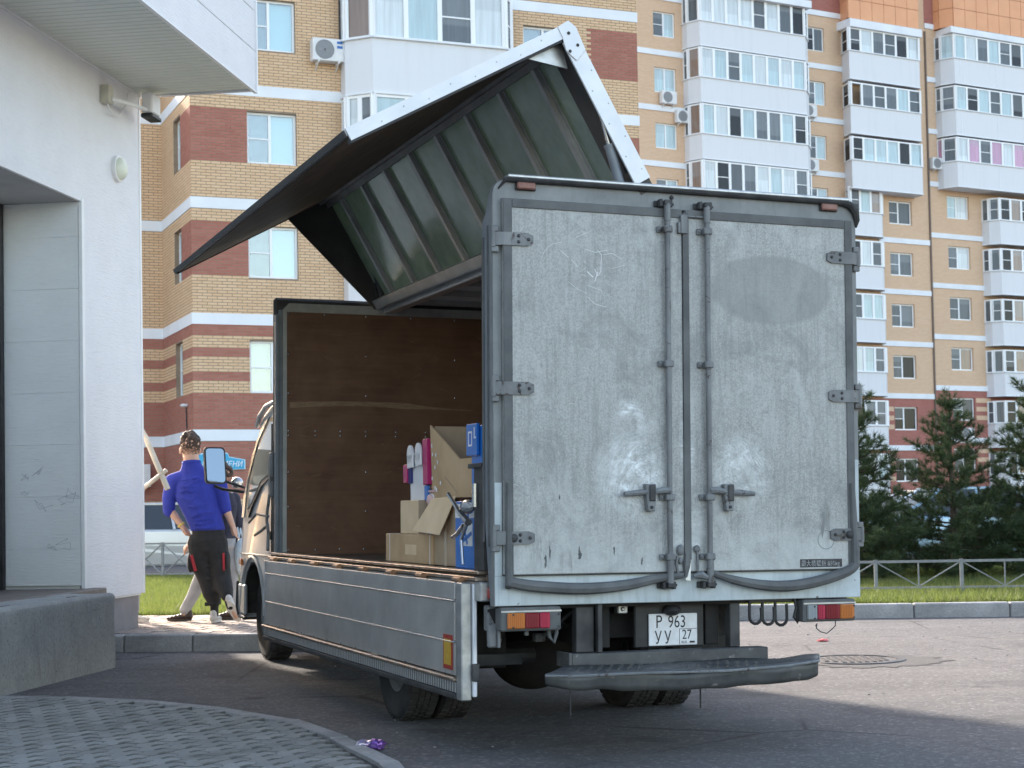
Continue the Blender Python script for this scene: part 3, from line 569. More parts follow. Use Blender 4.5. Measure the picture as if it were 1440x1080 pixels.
def strip(parent, o, U, N, u0, u1, z0, z1, n0, n1, mat, name): 
    m = MB(-parent.location); Rm = Matrix((U, N, Vector((0, 0, 1)))).transposed().to_4x4(); m.box(u0, u1, n0, n1, z0, z1, 0, Matrix.Translation(o) @ Rm); return m.build(name, mat, parent)
def pscale(o, U, N, plan): return [o + U*u + N*n for u, n in plan]
PC = {}
def balcony(parent, o, U, N, plan, zb, zt, zg, counts, mats, post=.09, side_mats=None, dark=None, name='balcony', slab=True, seams=()):
    """parapet following the plan polyline from zb to zt, glazing from zt to zg with panes per segment"""
    pts = pscale(o, U, N, plan); inn = pscale(o, U, N, [(u, max(n-.06, -.02)) for u, n in plan]); m = MB(-parent.location); Z = lambda p, z: Vector((p.x, p.y, z))
    for p, q in zip(pts[:-1], pts[1:]): m.quad(Z(p, zb), Z(q, zb), Z(q, zt), Z(p, zt))
    m.quad(*[Z(p, zb) for p in reversed(pts)]); m.quad(*[Z(p, zt) for p in pts])
    b = m.build(name, M['panel'], parent)
    sm_ = MB(-parent.location)
    for p, q in zip(pts[:-1], pts[1:]):
        d = (q-p).normalized(); nn = Vector((d.y, -d.x, 0)); sm_.bar(Z(p, zt+.02)+nn*.03, Z(q, zt+.02)+nn*.03, .10, .05); sm_.bar(Z(p, zb+.03)+nn*.008, Z(q, zb+.03)+nn*.008, .05, .06)
    p, q = pts[-3 if len(pts) > 3 else 0], pts[-2 if len(pts) > 3 else 1]
    for s in seams:
        c = p.lerp(q, s); d = (q-p).normalized(); nn = Vector((d.y, -d.x, 0)); sm_.bar(Z(c, zb)+nn*.004, Z(c, zt)+nn*.004, .05, .02, nn)
    sm_.build('sill_trim', M['band'], b)
    fr = MB(-parent.location); mi = 0
    for si, (p, q) in enumerate(zip(pts[:-1], pts[1:])):
        n = counts[si]; L = (q-p).length; d = (q-p).normalized(); nn = Vector((d.y, -d.x, 0)); a0 = p - nn*.05
        if n == 0: continue
        fr.bar(Z(a0, zg-.04), Z(a0+d*L, zg-.04), .08, .08); fr.bar(Z(a0, zt+.05), Z(a0+d*L, zt+.05), .08, .06)
        for i in range(n+1): fr.bar(Z(a0+d*(L*i/n), zt), Z(a0+d*(L*i/n), zg), post, .09, nn)
        for i in range(n):
            ml = mats if (side_mats is None or n > 2) else side_mats
            mk = ml[mi % len(ml)]; mi += 1
            if mk == 'open': continue
            w, h = L/n-post, zg-zt-.13; k = (round(w, 2), round(h, 2), mk)
            if k not in PC:
                g1 = MB(); g1.box(0, w, -.004, .004, 0, h); PC[k] = g1.mesh('pane', M[mk])
            Rm = Matrix((d, -nn, Vector((0, 0, 1)))).transposed().to_4x4()
            put('pane', PC[k], b, Matrix.Translation(Z(a0+d*(L*i/n+post/2), zt+.08)-parent.location) @ Rm)
            if mk in ('pane_dark', 'pane_grey') and random.random() < .6: fr.bar(Z(a0+d*(L*i/n), zt+.08+h*.48)+nn*.012, Z(a0+d*(L*(i+1)/n), zt+.08+h*.48)+nn*.012, .03, .04)
    fr.build('glazing_frame', M['pvc'], b)
    bkm = MB(-parent.location); bkm.quad(*[Z(a, zt+.01) for a in inn][:1], *[Z(a, zt+.01) for a in inn][-1:], Z(inn[-1], zg), Z(inn[0], zg)); bkm.build('balcony_back_wall', M['room'], b)
    return b

# ---- left building
LO = Vector((-8.12, 42.7, 0)); LU = Vector((.9246, .3809, 0)); LN = Vector((.3809, -.9246, 0))
lb = thing('apartment_building', 'yellow and red brick apartment block behind the raised truck roof wing', 'apartment building', tuple(LO))
TOP = 17.2
hl = [(1.48, 2.81, 1.34+3*k, 2.70+3*k) for k in range(1, 5)]
hr = [(9.35, 10.7, 10.36, 11.7), (9.35, 10.7, 13.36, 14.7)]
wall(LO, LU, LN, 0, 12.9, 0, TOP, hl+hr, .14, M['mortar'], lb)
wins = [('room', 'curtain'), ('room', 'blind_cyan'), ('room', 'blind_cyan'), ('room', 'blind_cyan')]
for h, bk in zip(hl, [('curtain', 'curtain'), ('room', 'blind_cyan'), ('room', 'blind_cyan'), ('room', 'blind_cyan')]): window(lb, LO, LU, LN, h, .10, .47, True, bk)
for h in hr: window(lb, LO, LU, LN, h, .10, .47, True, ('room', 'room'))
SU = -LN.copy(); SN = -LU.copy()           # return face: runs away from the camera, faces left
hs = [(1.27, 2.22, 1.36+3*k, 2.78+3*k) for k in range(1, 5)]
# parametrised from its far end so that U x Z faces outward
SO = LO + SU*3.95; SU2 = -SU; conv = lambda h: (3.95-h[1], 3.95-h[0], h[2], h[3])
hs2 = [conv(h) for h in hs]
wall(SO, SU2, SN, 0, 3.95, 0, TOP, hs2, .16, M['mortar'], lb, 'wall')
for h in hs2: window(lb, SO, SU2, SN, h, .12, .5, True, ('curtain', 'curtain'))
RTOP = 13.4; RO = SO - LU*6.0; wall(RO, LU, LN, 0, 6.0, 0, RTOP, [], .1, M['mortar'], lb, 'wall')
mb = MB(-lb.location); E1 = LO+LU*12.9; Zv = lambda p, z: Vector((p.x, p.y, z))
back = [LO+SU*.01, E1-LN*.01, E1-LN*9, RO-LN*5, RO-LN*.01, SO-LN*.01+SN*-.0]
mb.quad(Zv(E1, 0), Zv(E1-LN*9, 0), Zv(E1-LN*9, TOP), Zv(E1, TOP)); S9 = SO-LN*5; mb.quad(Zv(E1-LN*9, 0), Zv(S9, 0), Zv(S9, TOP), Zv(E1-LN*9, TOP)); mb.quad(Zv(S9, 0), Zv(RO-LN*5, 0), Zv(RO-LN*5, RTOP), Zv(S9, RTOP)); mb.quad(Zv(RO-LN*5, 0), Zv(RO, 0), Zv(RO, RTOP), Zv(RO-LN*5, RTOP)); mb.quad(Zv(SO, RTOP), Zv(S9, RTOP), Zv(S9, TOP), Zv(SO, TOP)); mb.quad(Zv(SO, RTOP), Zv(S9, RTOP), Zv(RO-LN*5, RTOP), Zv(RO, RTOP))
mb.quad(Zv(LO, TOP), Zv(E1, TOP), Zv(E1-LN*9, TOP), Zv(S9, TOP), Zv(SO, TOP)); mb.build('rear_walls', M['mortar'], lb)
# bricks as geometry
yb, rb = MB(-lb.location), MB(-lb.location); BH, BL = .078, .26
def is_red(face, u, z):
    k = z % 3.0; f = int(z//3.0)
    if z < 3.10: return not (1.26 < z < 1.60 or .5 < z < .8)
    if z < 6.16: return z < 4.31 or 4.64 < z < 4.86 or 5.28 < z < 5.49 or 5.80 < z
    if face == 'main':
        zz_ = (z-7.36) % 3.0
        return (u < 1.46 or u > 11.35) and zz_ < 1.39 and z > 7.3
    if face == 'side':
        zz_ = (z-7.36) % 3.0
        return u > 3.95-1.25 and zz_ < 1.39 and z > 7.3
    return False
def lay(face, o, U, N, u0, u1, z0, z1, holes, proud=.008):
    nrow = int((z1-z0)/BH)
    for j in range(nrow):
        z = z0+j*BH; zc = z+BH/2
        if (zc-3.10) % 3.0 < .29 and zc > 3: continue
        u = u0 - (BL/2 if j % 2 else 0)
        while u < u1:
            a0, a1 = max(u+.008, u0), min(u+BL-.008, u1); u += BL
            if a1-a0 < .012: continue
            cut = False
            for h in holes:
                if h[2]-.02 < zc < h[3]+.02 and a1 > h[0] and a0 < h[1]:
                    if a0 < h[0]-.012: a1 = h[0]
                    elif a1 > h[1]+.012: a0 = h[1]
                    else: cut = True
            if cut or a1-a0 < .01: continue
            mbx = rb if is_red(face, (a0+a1)/2, zc) else yb
            P = lambda uu_, z_, d: tuple(o+U*uu_+N*d+Vector((0, 0, z_)))
            b0, b1 = z+.009, z+BH-.009
            mbx.add([P(a0, b0, 0), P(a1, b0, 0), P(a1, b1, 0), P(a0, b1, 0), P(a0, b0, proud), P(a1, b0, proud), P(a1, b1, proud), P(a0, b1, proud)], [(4, 5, 6, 7), (0, 1, 5, 4), (1, 2, 6, 5), (2, 3, 7, 6), (3, 0, 4, 7)])
bay_zone = [(4.1, 8.8, 3.2, TOP)]
lay('main', LO, LU, LN, 0, 12.9, .9, 15.9, hl+hr+bay_zone); lay('side', SO, SU2, SN, 0, 3.95, .9, 15.5, hs2); lay('recess', RO, LU, LN, 4.2, 6.0, .9, 13.3, [])
stuff(yb.build('yellow_bricks', M['brick_y'], lb)); stuff(rb.build('red_bricks', M['brick_r'], lb))
for k in range(5):
    z0 = 3.10+3*k
    for o_, U_, N_, a0, a1 in ((LO, LU, LN, -.02, 4.3), (LO, LU, LN, 8.6, 12.92), (SO, SU2, SN, 0.0, 3.948), (RO, LU, LN, 0, 5.978)): strip(lb, o_, U_, N_, a0, a1, z0, z0+.29, -.02, .022, M['band'], 'stone_band') if z0 < 13 or o_ is not RO else None
BP = [(4.04, 0), (4.04, .42), (4.62, 1.0), (8.42, 1.0), (8.82, .5), (8.82, 0)]
for k in range(5):
    zb = .18+3*k
    balcony(lb, LO, LU, LN, BP, zb if k else .1, 1.66+3*k, 3.18+3*k, [1, 2, 4, 1, 1] if k != 4 else [1, 1, 4, 1, 1], ['pane_grey', 'pane_warm', 'pane_white', 'pane_cyan', 'pane_grey', 'pane_white', 'pane_grey'] if k == 4 else ['pane_grey', 'pane_white', 'pane_grey', 'pane_cyan', 'pane_white', 'pane_cyan'], post=.13, seams=(.18, .6))
strip(lb, LO, LU, LN, 3.6, 6.2, 0, 1.1, .02, 1.2, M['kerb'], 'entrance_step')

# air conditioners
def make_ac(label, P, U, N, w=.80, h=.56, badge=False, parent_group='air conditioners on the apartment fronts'):
    t = thing('air_conditioner', label, 'air conditioner', tuple(P), parent_group, Matrix.Translation(P) @ Matrix((-U, N, Vector((0, 0, 1)))).transposed().to_4x4())
    m = MB(); m.box(-w/2, w/2, .03, .33, 0, h, .015); m.build('casing', M['ac_white'], t)
    m = MB(); cx = w*.12; m.lathe((cx, .33, h*.5), (0, 1, 0), [(.0, .004), (h*.40, .004), (h*.43, .012), (h*.43, 0)], 20); fg = m.build('fan_grille', M['ac_grey'], t)
    m = MB()
    for i in range(5): a_ = i*2*math.pi/5; m.bar((cx, .337, h*.5), (cx+math.cos(a_)*h*.36, .337, h*.5+math.sin(a_)*h*.36), .05, .004, (0, 1, 0))
    m.build('fan_blade', M['fence'], fg)
    m = MB(); m.bar((-w*.32, 0, -.03), (-w*.32, .36, -.03), .04, .04); m.bar((w*.32, 0, -.03), (w*.32, .36, -.03), .04, .04); m.bar((-w*.32, 0, -.2), (-w*.32, .3, -.04), .03, .03); m.bar((w*.32, 0, -.2), (w*.32, .3, -.04), .03, .03); m.build('bracket', M['ac_white'], t)
    if badge: m = MB(); m.box(-w*.45, -w*.27, .33, .334, h*.78, h*.90); m.box(-w*.45, -w*.27, .33, .334, h*.58, h*.70); m.build('badge', M['ac_blue'], t)
    return t
make_ac('white air conditioner with two blue bars beside the nearest white balcony', LO+LU*3.62+LN*.01+Vector((0, 0, 13.12)), LU, LN, .86, .60, True)
make_ac('air conditioner low on the red brick wall behind the man in blue', RO+LU*5.1+LN*.01+Vector((0, 0, 2.0)), LU, LN, .9, .62)
pk = MB(-lb.location); pk.tube([LO+LU*4.02+LN*.05+Vector((0, 0, z)) for z in (13.6, 14.3, 14.9)], .03, 6); pk.build('cable_duct', M['darksteel'], lb)
wl_ = thing('wall_lamp', 'small lamp on a thin upright arm on the red brick wall', 'lamp', tuple(SO+SU2*3.2+SN*.02+Vector((0, 0, 3.45))))
m = MB(); m.cyl((0, 0, -.05), tuple(SN*.02+Vector((0, 0, .55))), .018); m.build('lamp_arm', M['darksteel'], wl_); m = MB(); m.ell(SN*.05+Vector((0, 0, .6)), (.13, .13, .05)); m.build('lamp_head', M['trim_white'], wl_, True)
# blue shop sign
sg = thing('shop_sign', 'small blue arrow shaped sign with white letters on the red brick wall', 'sign', tuple(LO+LU*.75+LN*.06+Vector((0, 0, 2.5))), None, Matrix.Translation(LO+LU*.75+LN*.06+Vector((0, 0, 2.5))) @ Matrix((LU, -LN, Vector((0, 0, 1)))).transposed().to_4x4() @ Matrix.Scale(.86, 4))
out = [(-.75, .28), (-.12, .36), (.12, .30), (.16, .20), (.62, .12), (.62, -.14), (.14, -.16), (.02, -.36), (-.16, -.38), (-.30, -.20), (-.75, -.16)]
m = MB(); m.extr([(x*1.06, -.0, y*1.1) for x, y in out], (0, .05, 0)); m.build('sign_edge', M['sign_edge'], sg); m = MB(); m.extr([(x, -.012, y) for x, y in out], (0, .03, 0)); m.build('sign_face', M['sign_blue'], sg)
text_obj('sign_lettering', 'ПЕЛЬМЕНИ', .24, M['white_card'], sg, Matrix.Translation((.56, -.016, -.08)) @ Matrix.Rotation(R(90), 4, 'X'), .002, 'RIGHT', .9, .25)
text_obj('sign_lettering', 'ые', .12, M['white_card'], sg, Matrix.Translation((-.12, -.016, .17)) @ Matrix.Rotation(R(90), 4, 'X'), .002, 'LEFT', 1, .25)

# ---- far building
FO = Vector((7.5, 88.6, 0)); fa = R(29.4); FU = Vector((math.cos(fa), math.sin(fa), 0)); FN = Vector((math.sin(fa), -math.cos(fa), 0))
fb = thing('apartment_building', 'tall yellow brick apartment block with white glazed balconies and orange top storey', 'apartment building', tuple(FO))
FT = 34.0
def fwin(u0, u1, zs, backs, red=None):
    return [((u0, u1, z, z+1.36)) for z in zs]
segs = []
zA = [20.32-3*i for i in range(6)]+[23.34, 26.38]; hA = fwin(.57, 1.99, sorted(zA), None)
zB = [20.65-3*i for i in range(6)]+[23.76, 26.86]; hB = fwin(10.95, 12.34, sorted(zB), None)
zD = [2.28, 5.28, 8.28, 11.29, 14.30, 17.32]; hD = fwin(16.87, 18.63, zD, None)
zE = [2.85, 5.87, 8.87, 11.88, 14.93, 17.95]; hE = fwin(21.43, 23.2, zE, None)
wall(FO, FU, FN, -6, 2.6, 0, FT, hA, .14, M['far_y'], fb, 'wall'); wall(FO, FU, FN, 2.6, 13.95, 0, 29.0, hB, .14, M['far_y'], fb, 'wall'); wall(FO, FU, FN, 2.6, 13.95, 29.0, FT, [], .14, M['far_r'], fb, 'wall')
low_d = [h for h in hD if h[2] < 7]; low_e = [h for h in hE if h[2] < 7]
wall(FO, FU, FN, 13.95, 20.0, 7.1, FT, [h for h in hD if h[2] > 7], .14, M['far_y'], fb, 'wall'); wall(FO, FU, FN, 13.95, 20.0, 0, 7.1, low_d, .14, M['far_r'], fb, 'wall')
wall(FO, FU, FN, 20.0, 38, 7.65, 29.3, [h for h in hE if h[2] > 7], .14, M['far_y'], fb, 'wall'); wall(FO, FU, FN, 20.0, 38, 0, 7.65, low_e, .14, M['far_r'], fb, 'wall'); wall(FO, FU, FN, 20.0, 38, 29.3, FT, [], .14, M['far_r'], fb, 'wall')
backsets = [('pane_cyan', 'pane_cyan'), ('pane_grey', 'pane_cyan'), ('pane_cyan', 'pane_white'), ('pane_grey', 'pane_grey'), ('pane_dark', 'pane_grey'), ('pane_grey', 'pane_white')]
for i, h in enumerate(hA): window(fb, FO, FU, FN, h, .10, .5, i % 3 == 1, backsets[0 if i % 3 != 1 else 1], .07, False)
for i, h in enumerate(hB): window(fb, FO, FU, FN, h, .10, .5, True, backsets[(1, 4, 1)[i % 3]] if i % 2 else ('pane_grey', 'pane_cyan'), .07, False)
for i, h in enumerate(hD): window(fb, FO, FU, FN, h, .12, .44, True, [('pane_dark', 'pane_dark'), ('pane_dark', 'pane_dark'), ('pane_grey', 'pane_dark'), ('pane_grey', 'pane_grey'), ('pane_grey', 'pane_grey'), ('pane_grey', 'pane_grey')][i], .08, False)
for i, h in enumerate(hE): window(fb, FO, FU, FN, h, .12, .46, True, [('pane_grey', 'pane_dark'), ('pane_grey', 'pane_dark'), ('pane_grey', 'pane_warm'), ('pane_grey', 'pane_grey'), ('pane_grey', 'pane_white'), ('pane_cyan', 'pane_white')][i], .08, False)
for k in range(9): strip(fb, FO, FU, FN, -6, 2.62, 4.2+3.02*k, 4.5+3.02*k, -.02, .06, M['band'], 'stone_band')
for k in range(9): strip(fb, FO, FU, FN, 9.8, 13.93, 4.45+3.07*k-.1, 4.75+3.07*k-.1, -.02, .06, M['band'], 'stone_band')
for z in (4.1, 7.12, 10.16, 13.2, 16.2): strip(fb, FO, FU, FN, 16.0, 19.98, z, z+.3, -.02, .06, M['band'], 'stone_band')
for z in (4.55, 7.65, 10.68, 13.72, 16.7, 19.75, 22.9, 26.0, 29.2): strip(fb, FO, FU, FN, 20.02, 24.6, z, z+.3, -.02, .06, M['band'], 'stone_band')
m = MB(-fb.location); m.tube([FO+FU*20.0+FN*.05+Vector((0, 0, z)) for z in (0, 29)], .06, 6); m.build('drain_pipe', pm('brown_pipe', (.16, .12, .10), None, rough=.6), fb)
for i, h in enumerate(hE[:2]): # yellow brick stripes beside the ground floor windows
    for s in range(3): strip(fb, FO, FU, FN, 23.3, 24.5, h[2]+.05+.52*s, h[2]+.32+.52*s, -.02, .012, M['far_y'], 'brick_stripe')
for h in hD[:2]:
    for s in range(3): strip(fb, FO, FU, FN, 16.3, 16.8, h[2]+.05+.52*s, h[2]+.32+.52*s, -.02, .012, M['far_y'], 'brick_stripe')
PA = [(2.45, 0), (2.45, .45), (2.75, 1.2), (9.95, 1.2), (10.75, .45), (10.75, 0)]
rw = ['pane_cyan', 'pane_white', 'pane_grey', 'pane_white', 'pane_cyan', 'pane_dark', 'pane_grey', 'pane_cyan', 'pane_grey', 'pane_white']
for k in range(9):
    zb = 1.5+3.06*k - .02; rr_ = random.Random(k+3); ml = ['pane_grey', 'pane_warm'] + [rr_.choice(rw) for _ in range(8)] + ['pane_grey']
    if k == 8: ml = ['pane_grey', 'pane_grey', 'pane_white', 'pane_white', 'pane_white', 'pane_white', 'pane_grey', 'pane_white', 'pane_grey', 'pane_dark', 'pane_grey']
    balcony(fb, FO, FU, FN, PA, zb-.16, zb+1.2, zb+2.86, [1, 1, 8, 1, 1], ml, post=.16, seams=(.08, .46, .9))
strip(fb, FO, FU, FN, 2.4, 10.3, 28.75, 29.15, .0, 1.45, M['band'], 'stone_band')
PCp = [(13.1, 1.0), (18.66, 1.0), (18.95, .5), (18.95, 0)]; PCp = [(13.6, 0), (13.3, 1.0), (18.62, 1.0), (18.8, .5), (18.8, 0)]
for k in range(3):
    zb = 18.95+3.13*k; ml = {2: ['pane_dark', 'pane_dark', 'pane_white', 'pane_grey', 'pane_grey', 'pane_dark', 'pane_white', 'pane_cyan'], 1: ['pane_dark', 'open', 'pane_grey', 'pane_grey', 'pane_grey', 'pane_cyan', 'pane_grey', 'pane_cyan'], 0: ['pane_dark', 'pane_dark', 'pane_cyan', 'pane_cyan', 'pane_cyan', 'pane_dark', 'pane_cyan', 'pane_cyan']}[k]
    balcony(fb, FO, FU, FN, PCp, zb, zb+1.62, zb+2.98, [1, 6, 1, 1], ml, post=.14, seams=(.38,))
def orange(parent, plan, z0, z1, nu):
    o_ = MB(-parent.location); 
    pts = pscale(FO, FU, FN, plan); objs = None
    bs = MB(-parent.location); bs.quad(*[Zv(p, z0) for p in reversed(pts)])
    for p, q in zip(pts[:-1], pts[1:]): bs.quad(Zv(p, z0), Zv(q, z0), Zv(q, z1), Zv(p, z1))
    bo = bs.build('top_storey', pm('orange_joint', (.33, .13, .06), None, rough=.8), parent)
    for p, q in zip(pts[:-1], pts[1:]):
        L = (q-p).length; d = (q-p).normalized(); nn = Vector((d.y, -d.x, 0)); n = max(1, round(L/.95))
        for i in range(n):
            for j in range(int((z1-z0)/1.1)+1):
                za, zb_ = z0+j*1.1+.015, min(z0+(j+1)*1.1-.015, z1); a0 = p+d*(L*i/n+.015)
                if zb_-za < .1: continue
                pm_ = MB(-parent.location); pm_.box(0, L/n-.03, 0, .03, za, zb_, 0, Matrix.Translation(a0) @ Matrix((d, nn, Vector((0, 0, 1)))).transposed().to_4x4()); pm_.build('facade_panel', M['orange'], bo)
orange(fb, [(13.6, 0), (13.3, 1.0), (18.62, 1.0), (18.8, 0)], 28.7, 32.2, 6)
strip(fb, FO, FU, FN, 13.3, 18.75, 28.2, 28.66, .0, 1.15, M['band'], 'stone_band')
FPp = [(20.75, 0), (20.8, .45), (21.2, 1.2), (28.6, 1.2), (29.0, 0)]
for k in range(3):
    zb = 19.6+3.07*k; ml = {0: ['pane_pink', 'pane_grey', 'pane_white', 'pane_pink', 'pane_grey', 'pane_pink', 'pane_white', 'pane_pink', 'pane_dark'], 1: ['pane_grey', 'pane_grey', 'pane_cyan', 'pane_dark', 'pane_cyan', 'pane_grey', 'pane_cyan', 'pane_dark', 'pane_grey'], 2: ['pane_grey', 'pane_cyan', 'pane_cyan', 'pane_white', 'pane_grey', 'pane_cyan', 'pane_grey', 'pane_dark', 'pane_cyan']}[k]
    balcony(fb, FO, FU, FN, FPp, zb, zb+1.52, zb+2.98, [1, 1, 8, 1], ml, post=.14, seams=(.06, .46))
orange(fb, [(20.75, 0), (20.8, .45), (21.2, 1.2), (28.6, 1.2), (29.0, 0)], 29.15, 33.0, 8)
strip(fb, FO, FU, FN, 20.9, 28.9, 28.75, 29.12, .0, 1.3, M['band'], 'stone_band')
PG = [(24.2, 0), (24.3, .5), (24.72, 1.0), (29.2, 1.0), (29.4, 0)]
PL = [(13.6, 0), (13.4, .6), (15.75, .6), (16.1, .3), (16.1, 0)]
for k in range(6):
    zb = 1.0+3.05*k - .35; rr_ = random.Random(k+50)
    balcony(fb, FO, FU, FN, PG, zb+.55, zb+1.98, zb+3.35, [1, 1, 5, 1], ['pane_grey', 'pane_grey', 'pane_dark', 'pane_warm', 'pane_dark', 'pane_grey', 'pane_dark', 'pane_grey'], post=.17)
    balcony(fb, FO, FU, FN, PL, zb+.45, zb+1.78, zb+3.25, [1, 3, 1, 1], ['pane_grey', rr_.choice(['pane_dark', 'pane_white', 'pane_grey']), rr_.choice(['pane_cyan', 'pane_white', 'pane_grey']), rr_.choice(['pane_warm', 'pane_cyan', 'pane_grey']), 'pane_white', 'pane_white'], post=.15, seams=(.4,))
fe = MB(-fb.location); b0, b1 = FO-FU*6, FO+FU*38
fe.quad(Zv(b0, 0), Zv(b0-FN*14, 0), Zv(b0-FN*14, FT), Zv(b0, FT)); fe.quad(Zv(b0-FN*14, 0), Zv(b1-FN*14, 0), Zv(b1-FN*14, FT), Zv(b0-FN*14, FT)); fe.quad(Zv(b0, FT), Zv(b1, FT), Zv(b1-FN*14, FT), Zv(b0-FN*14, FT)); fe.quad(Zv(b1, 0), Zv(b1-FN*14, 0), Zv(b1-FN*14, FT), Zv(b1, FT)); fe.build('rear_walls', M['far_y'], fb)
for u, z, lab in ((1.3, 22.7, 'air conditioner below the second of the small windows left of the white balconies'), (2.25, 21.75, 'air conditioner at the corner beside the left stack of white balconies'), (10.95, 22.95, 'upper air conditioner under a small window right of the white balconies'), (10.98, 19.85, 'lower air conditioner under a small window right of the white balconies'), (20.55, 20.75, 'air conditioner with a short aerial beside the pink curtained balcony'), (22.3, 4.75, 'air conditioner under a dark window on the red brick ground floors')):
    make_ac(lab, FO+FU*u+FN*.02+Vector((0, 0, z)), FU, FN, .95, .68)
# ================================================================ TRUCK
TYAW, TRO, TPI = .3651, .0147, .0019
TRm = Matrix.Rotation(TYAW, 4, 'Z') @ Matrix.Rotation(TRO, 4, 'Y') @ Matrix.Rotation(TPI, 4, 'X')
ZL = .766
TW = Matrix.Translation((-.1048, 8.4099, .7638)) @ TRm @ Matrix.Translation((0, 0, -ZL))
truck = thing('box_truck', 'dirty grey box truck with its left side wing raised and side gate let down', 'truck', mat=TW)
T = lambda: MB((0, 0, ZL))
BW, BH_, BLn = 2.13, 2.16, 4.956
def spath(pts, n=5):
    P = [Vector(p) for p in pts]; out = []
    for i in range(len(P)-1):
        a, b, c, d = P[max(i-1, 0)], P[i], P[i+1], P[min(i+2, len(P)-1)]
        for k in range(n): t = k/n; out.append(.5*((2*b)+(c-a)*t+(2*a-5*b+4*c-d)*t*t+(3*b-a-3*c+d)*t**3))
    return out+[P[-1]]
def srad(r, n=5): return [r[i]+(r[i+1]-r[i])*k/n for i in range(len(r)-1) for k in range(n)]+[r[-1]]
# --- box shell
m = T(); m.box(.02, BW-.02, .04, BLn-.02, .10, .152); m.build('load_floor', M['ply_dark'], truck)
m = T(); m.box(BW-.05, BW-.002, .03, BLn, .02, BH_-.02); rw_ = m.build('right_side_wall', M['frame_grey'], truck)
m = T(); m.box(BW-.062, BW-.052, .05, BLn-.06, .153, BH_-.06); m.build('plywood_lining', M['ply'], rw_)
m = T(); m.box(.965, BW, .03, BLn, BH_-.015, BH_+.012, .005); rf_ = m.build('right_roof_panel', M['white_skin'], truck)
m = T(); [m.box(.98, BW-.06, y, y+.05, BH_-.055, BH_-.016) for y in [.5+.58*i for i in range(8)]]; m.build('roof_bow', M['rib'], rf_)
m = T(); m.box(.885, .963, .02, BLn, BH_-.10, BH_-.012, .006); cb_ = m.build('centre_beam', M['alu_bright'], truck)
# front bulkhead
m = T(); m.box(.0, BW, BLn-.02, BLn+.04, .02, BH_, .02); bh_ = m.build('front_bulkhead', M['darksteel'], truck)
m = T(); m.box(.09, BW-.065, BLn-.040, BLn-.022, .153, 2.06); m.build('plywood_lining', M['ply'], bh_)
fy = BLn-.046
m = T(); m.extr([(.062, fy, .15), (.095, fy, .15), (.095, fy, 2.045), (.062, fy, 2.06)], (0, .02, 0)); m.extr([(.062, fy, 2.062), (.095, fy, 2.047), (BW-.07, fy, 2.047), (BW-.07, fy, 2.115), (.115, fy, 2.115)], (0, .02, 0)); m.build('inner_frame', M['rib'], bh_)
m = T(); m.box(.0, .028, BLn-.07, BLn-.02, .0, 2.02, .004); m.box(.030, .060, BLn-.05, BLn-.021, .0, 2.06, .003); m.build('corner_post', M['post_blue'], bh_)
bolt = T(); bolt.ell((0, 0, -ZL), (.009, .006, .009), 8, 5); bme = bolt.mesh('bolt', M['chrome'], True)
for x, z in ((.108, 2.035), (.399, 2.033), (.737, 2.032), (1.11, 2.03), (1.484, 2.028), (.108, 1.716), (.736, 1.712), (1.483, 1.705), (.108, 1.41), (.736, 1.4), (1.482, 1.398), (.108, .793), (.735, .796), (.108, .522), (.735, .486), (.108, .185), (.326, .187), (.52, .191), (.717, .188)): put('bolt', bme, bh_, Matrix.Translation((x, BLn-.043, z+ZL-0)))
for x in (.108, .325, .526, .736, .983, 1.233, 1.48):
    for dz in (0, -.035): put('bolt', bme, bh_, Matrix.Translation((x, BLn-.043, 1.115+dz+ZL)))
m = T(); rs = random.Random(5)
yq = BLn-.0412
pts = [(.12+.19*i, .885+.02*math.sin(i*.55)+.012) for i in range(9)]
for (x0, z0), (x1, z1), w0, w1 in zip(pts[:-1], pts[1:], [.045, .04, .035, .035, .04, .05, .02, .012], [.04, .035, .035, .04, .05, .02, .012, .004]): m.quad((x0, yq, z0+.42-w0/2), (x1, yq, z1+.42-w1/2), (x1, yq, z1+.42+w1/2), (x0, yq, z0+.42+w0/2))
for i in range(46):
    x, z = rs.uniform(.15, 1.7), rs.uniform(.3, 1.98); l = rs.uniform(.02, .10); a_ = rs.gauss(0, .35); w = rs.uniform(.001, .004)
    m.quad((x, yq, z), (x+l, yq, z+l*math.sin(a_)), (x+l, yq, z+l*math.sin(a_)+w), (x, yq, z+w))
stuff(m.build('scuff_mark', M['ply_scuff'], bh_))
# side sill with hinges
m = T(); m.box(-.035, .02, .10, 4.97, .02, .118, .006); m.build('side_sill', M['alu'], truck)
m = T(); m.box(-.03, .06, .16, 4.99, .155, .172, .004); m.box(-.042, .05, .16, 4.98, .120, .142, .004); m.build('sill_ledge', M['bronze'], truck)
hm = T()
hm.cyl((-.045, -.055, -ZL+.0), (-.045, .055, -ZL+.0), .021, n=12); hme = hm.mesh('gate_hinge', M['brass'], True)
for y in (4.689, 4.109, 3.442, 2.827, 2.212, 1.604, 1.025, .389): put('gate_hinge', hme, truck, Matrix.Translation((-.012, y, .118+ZL)))
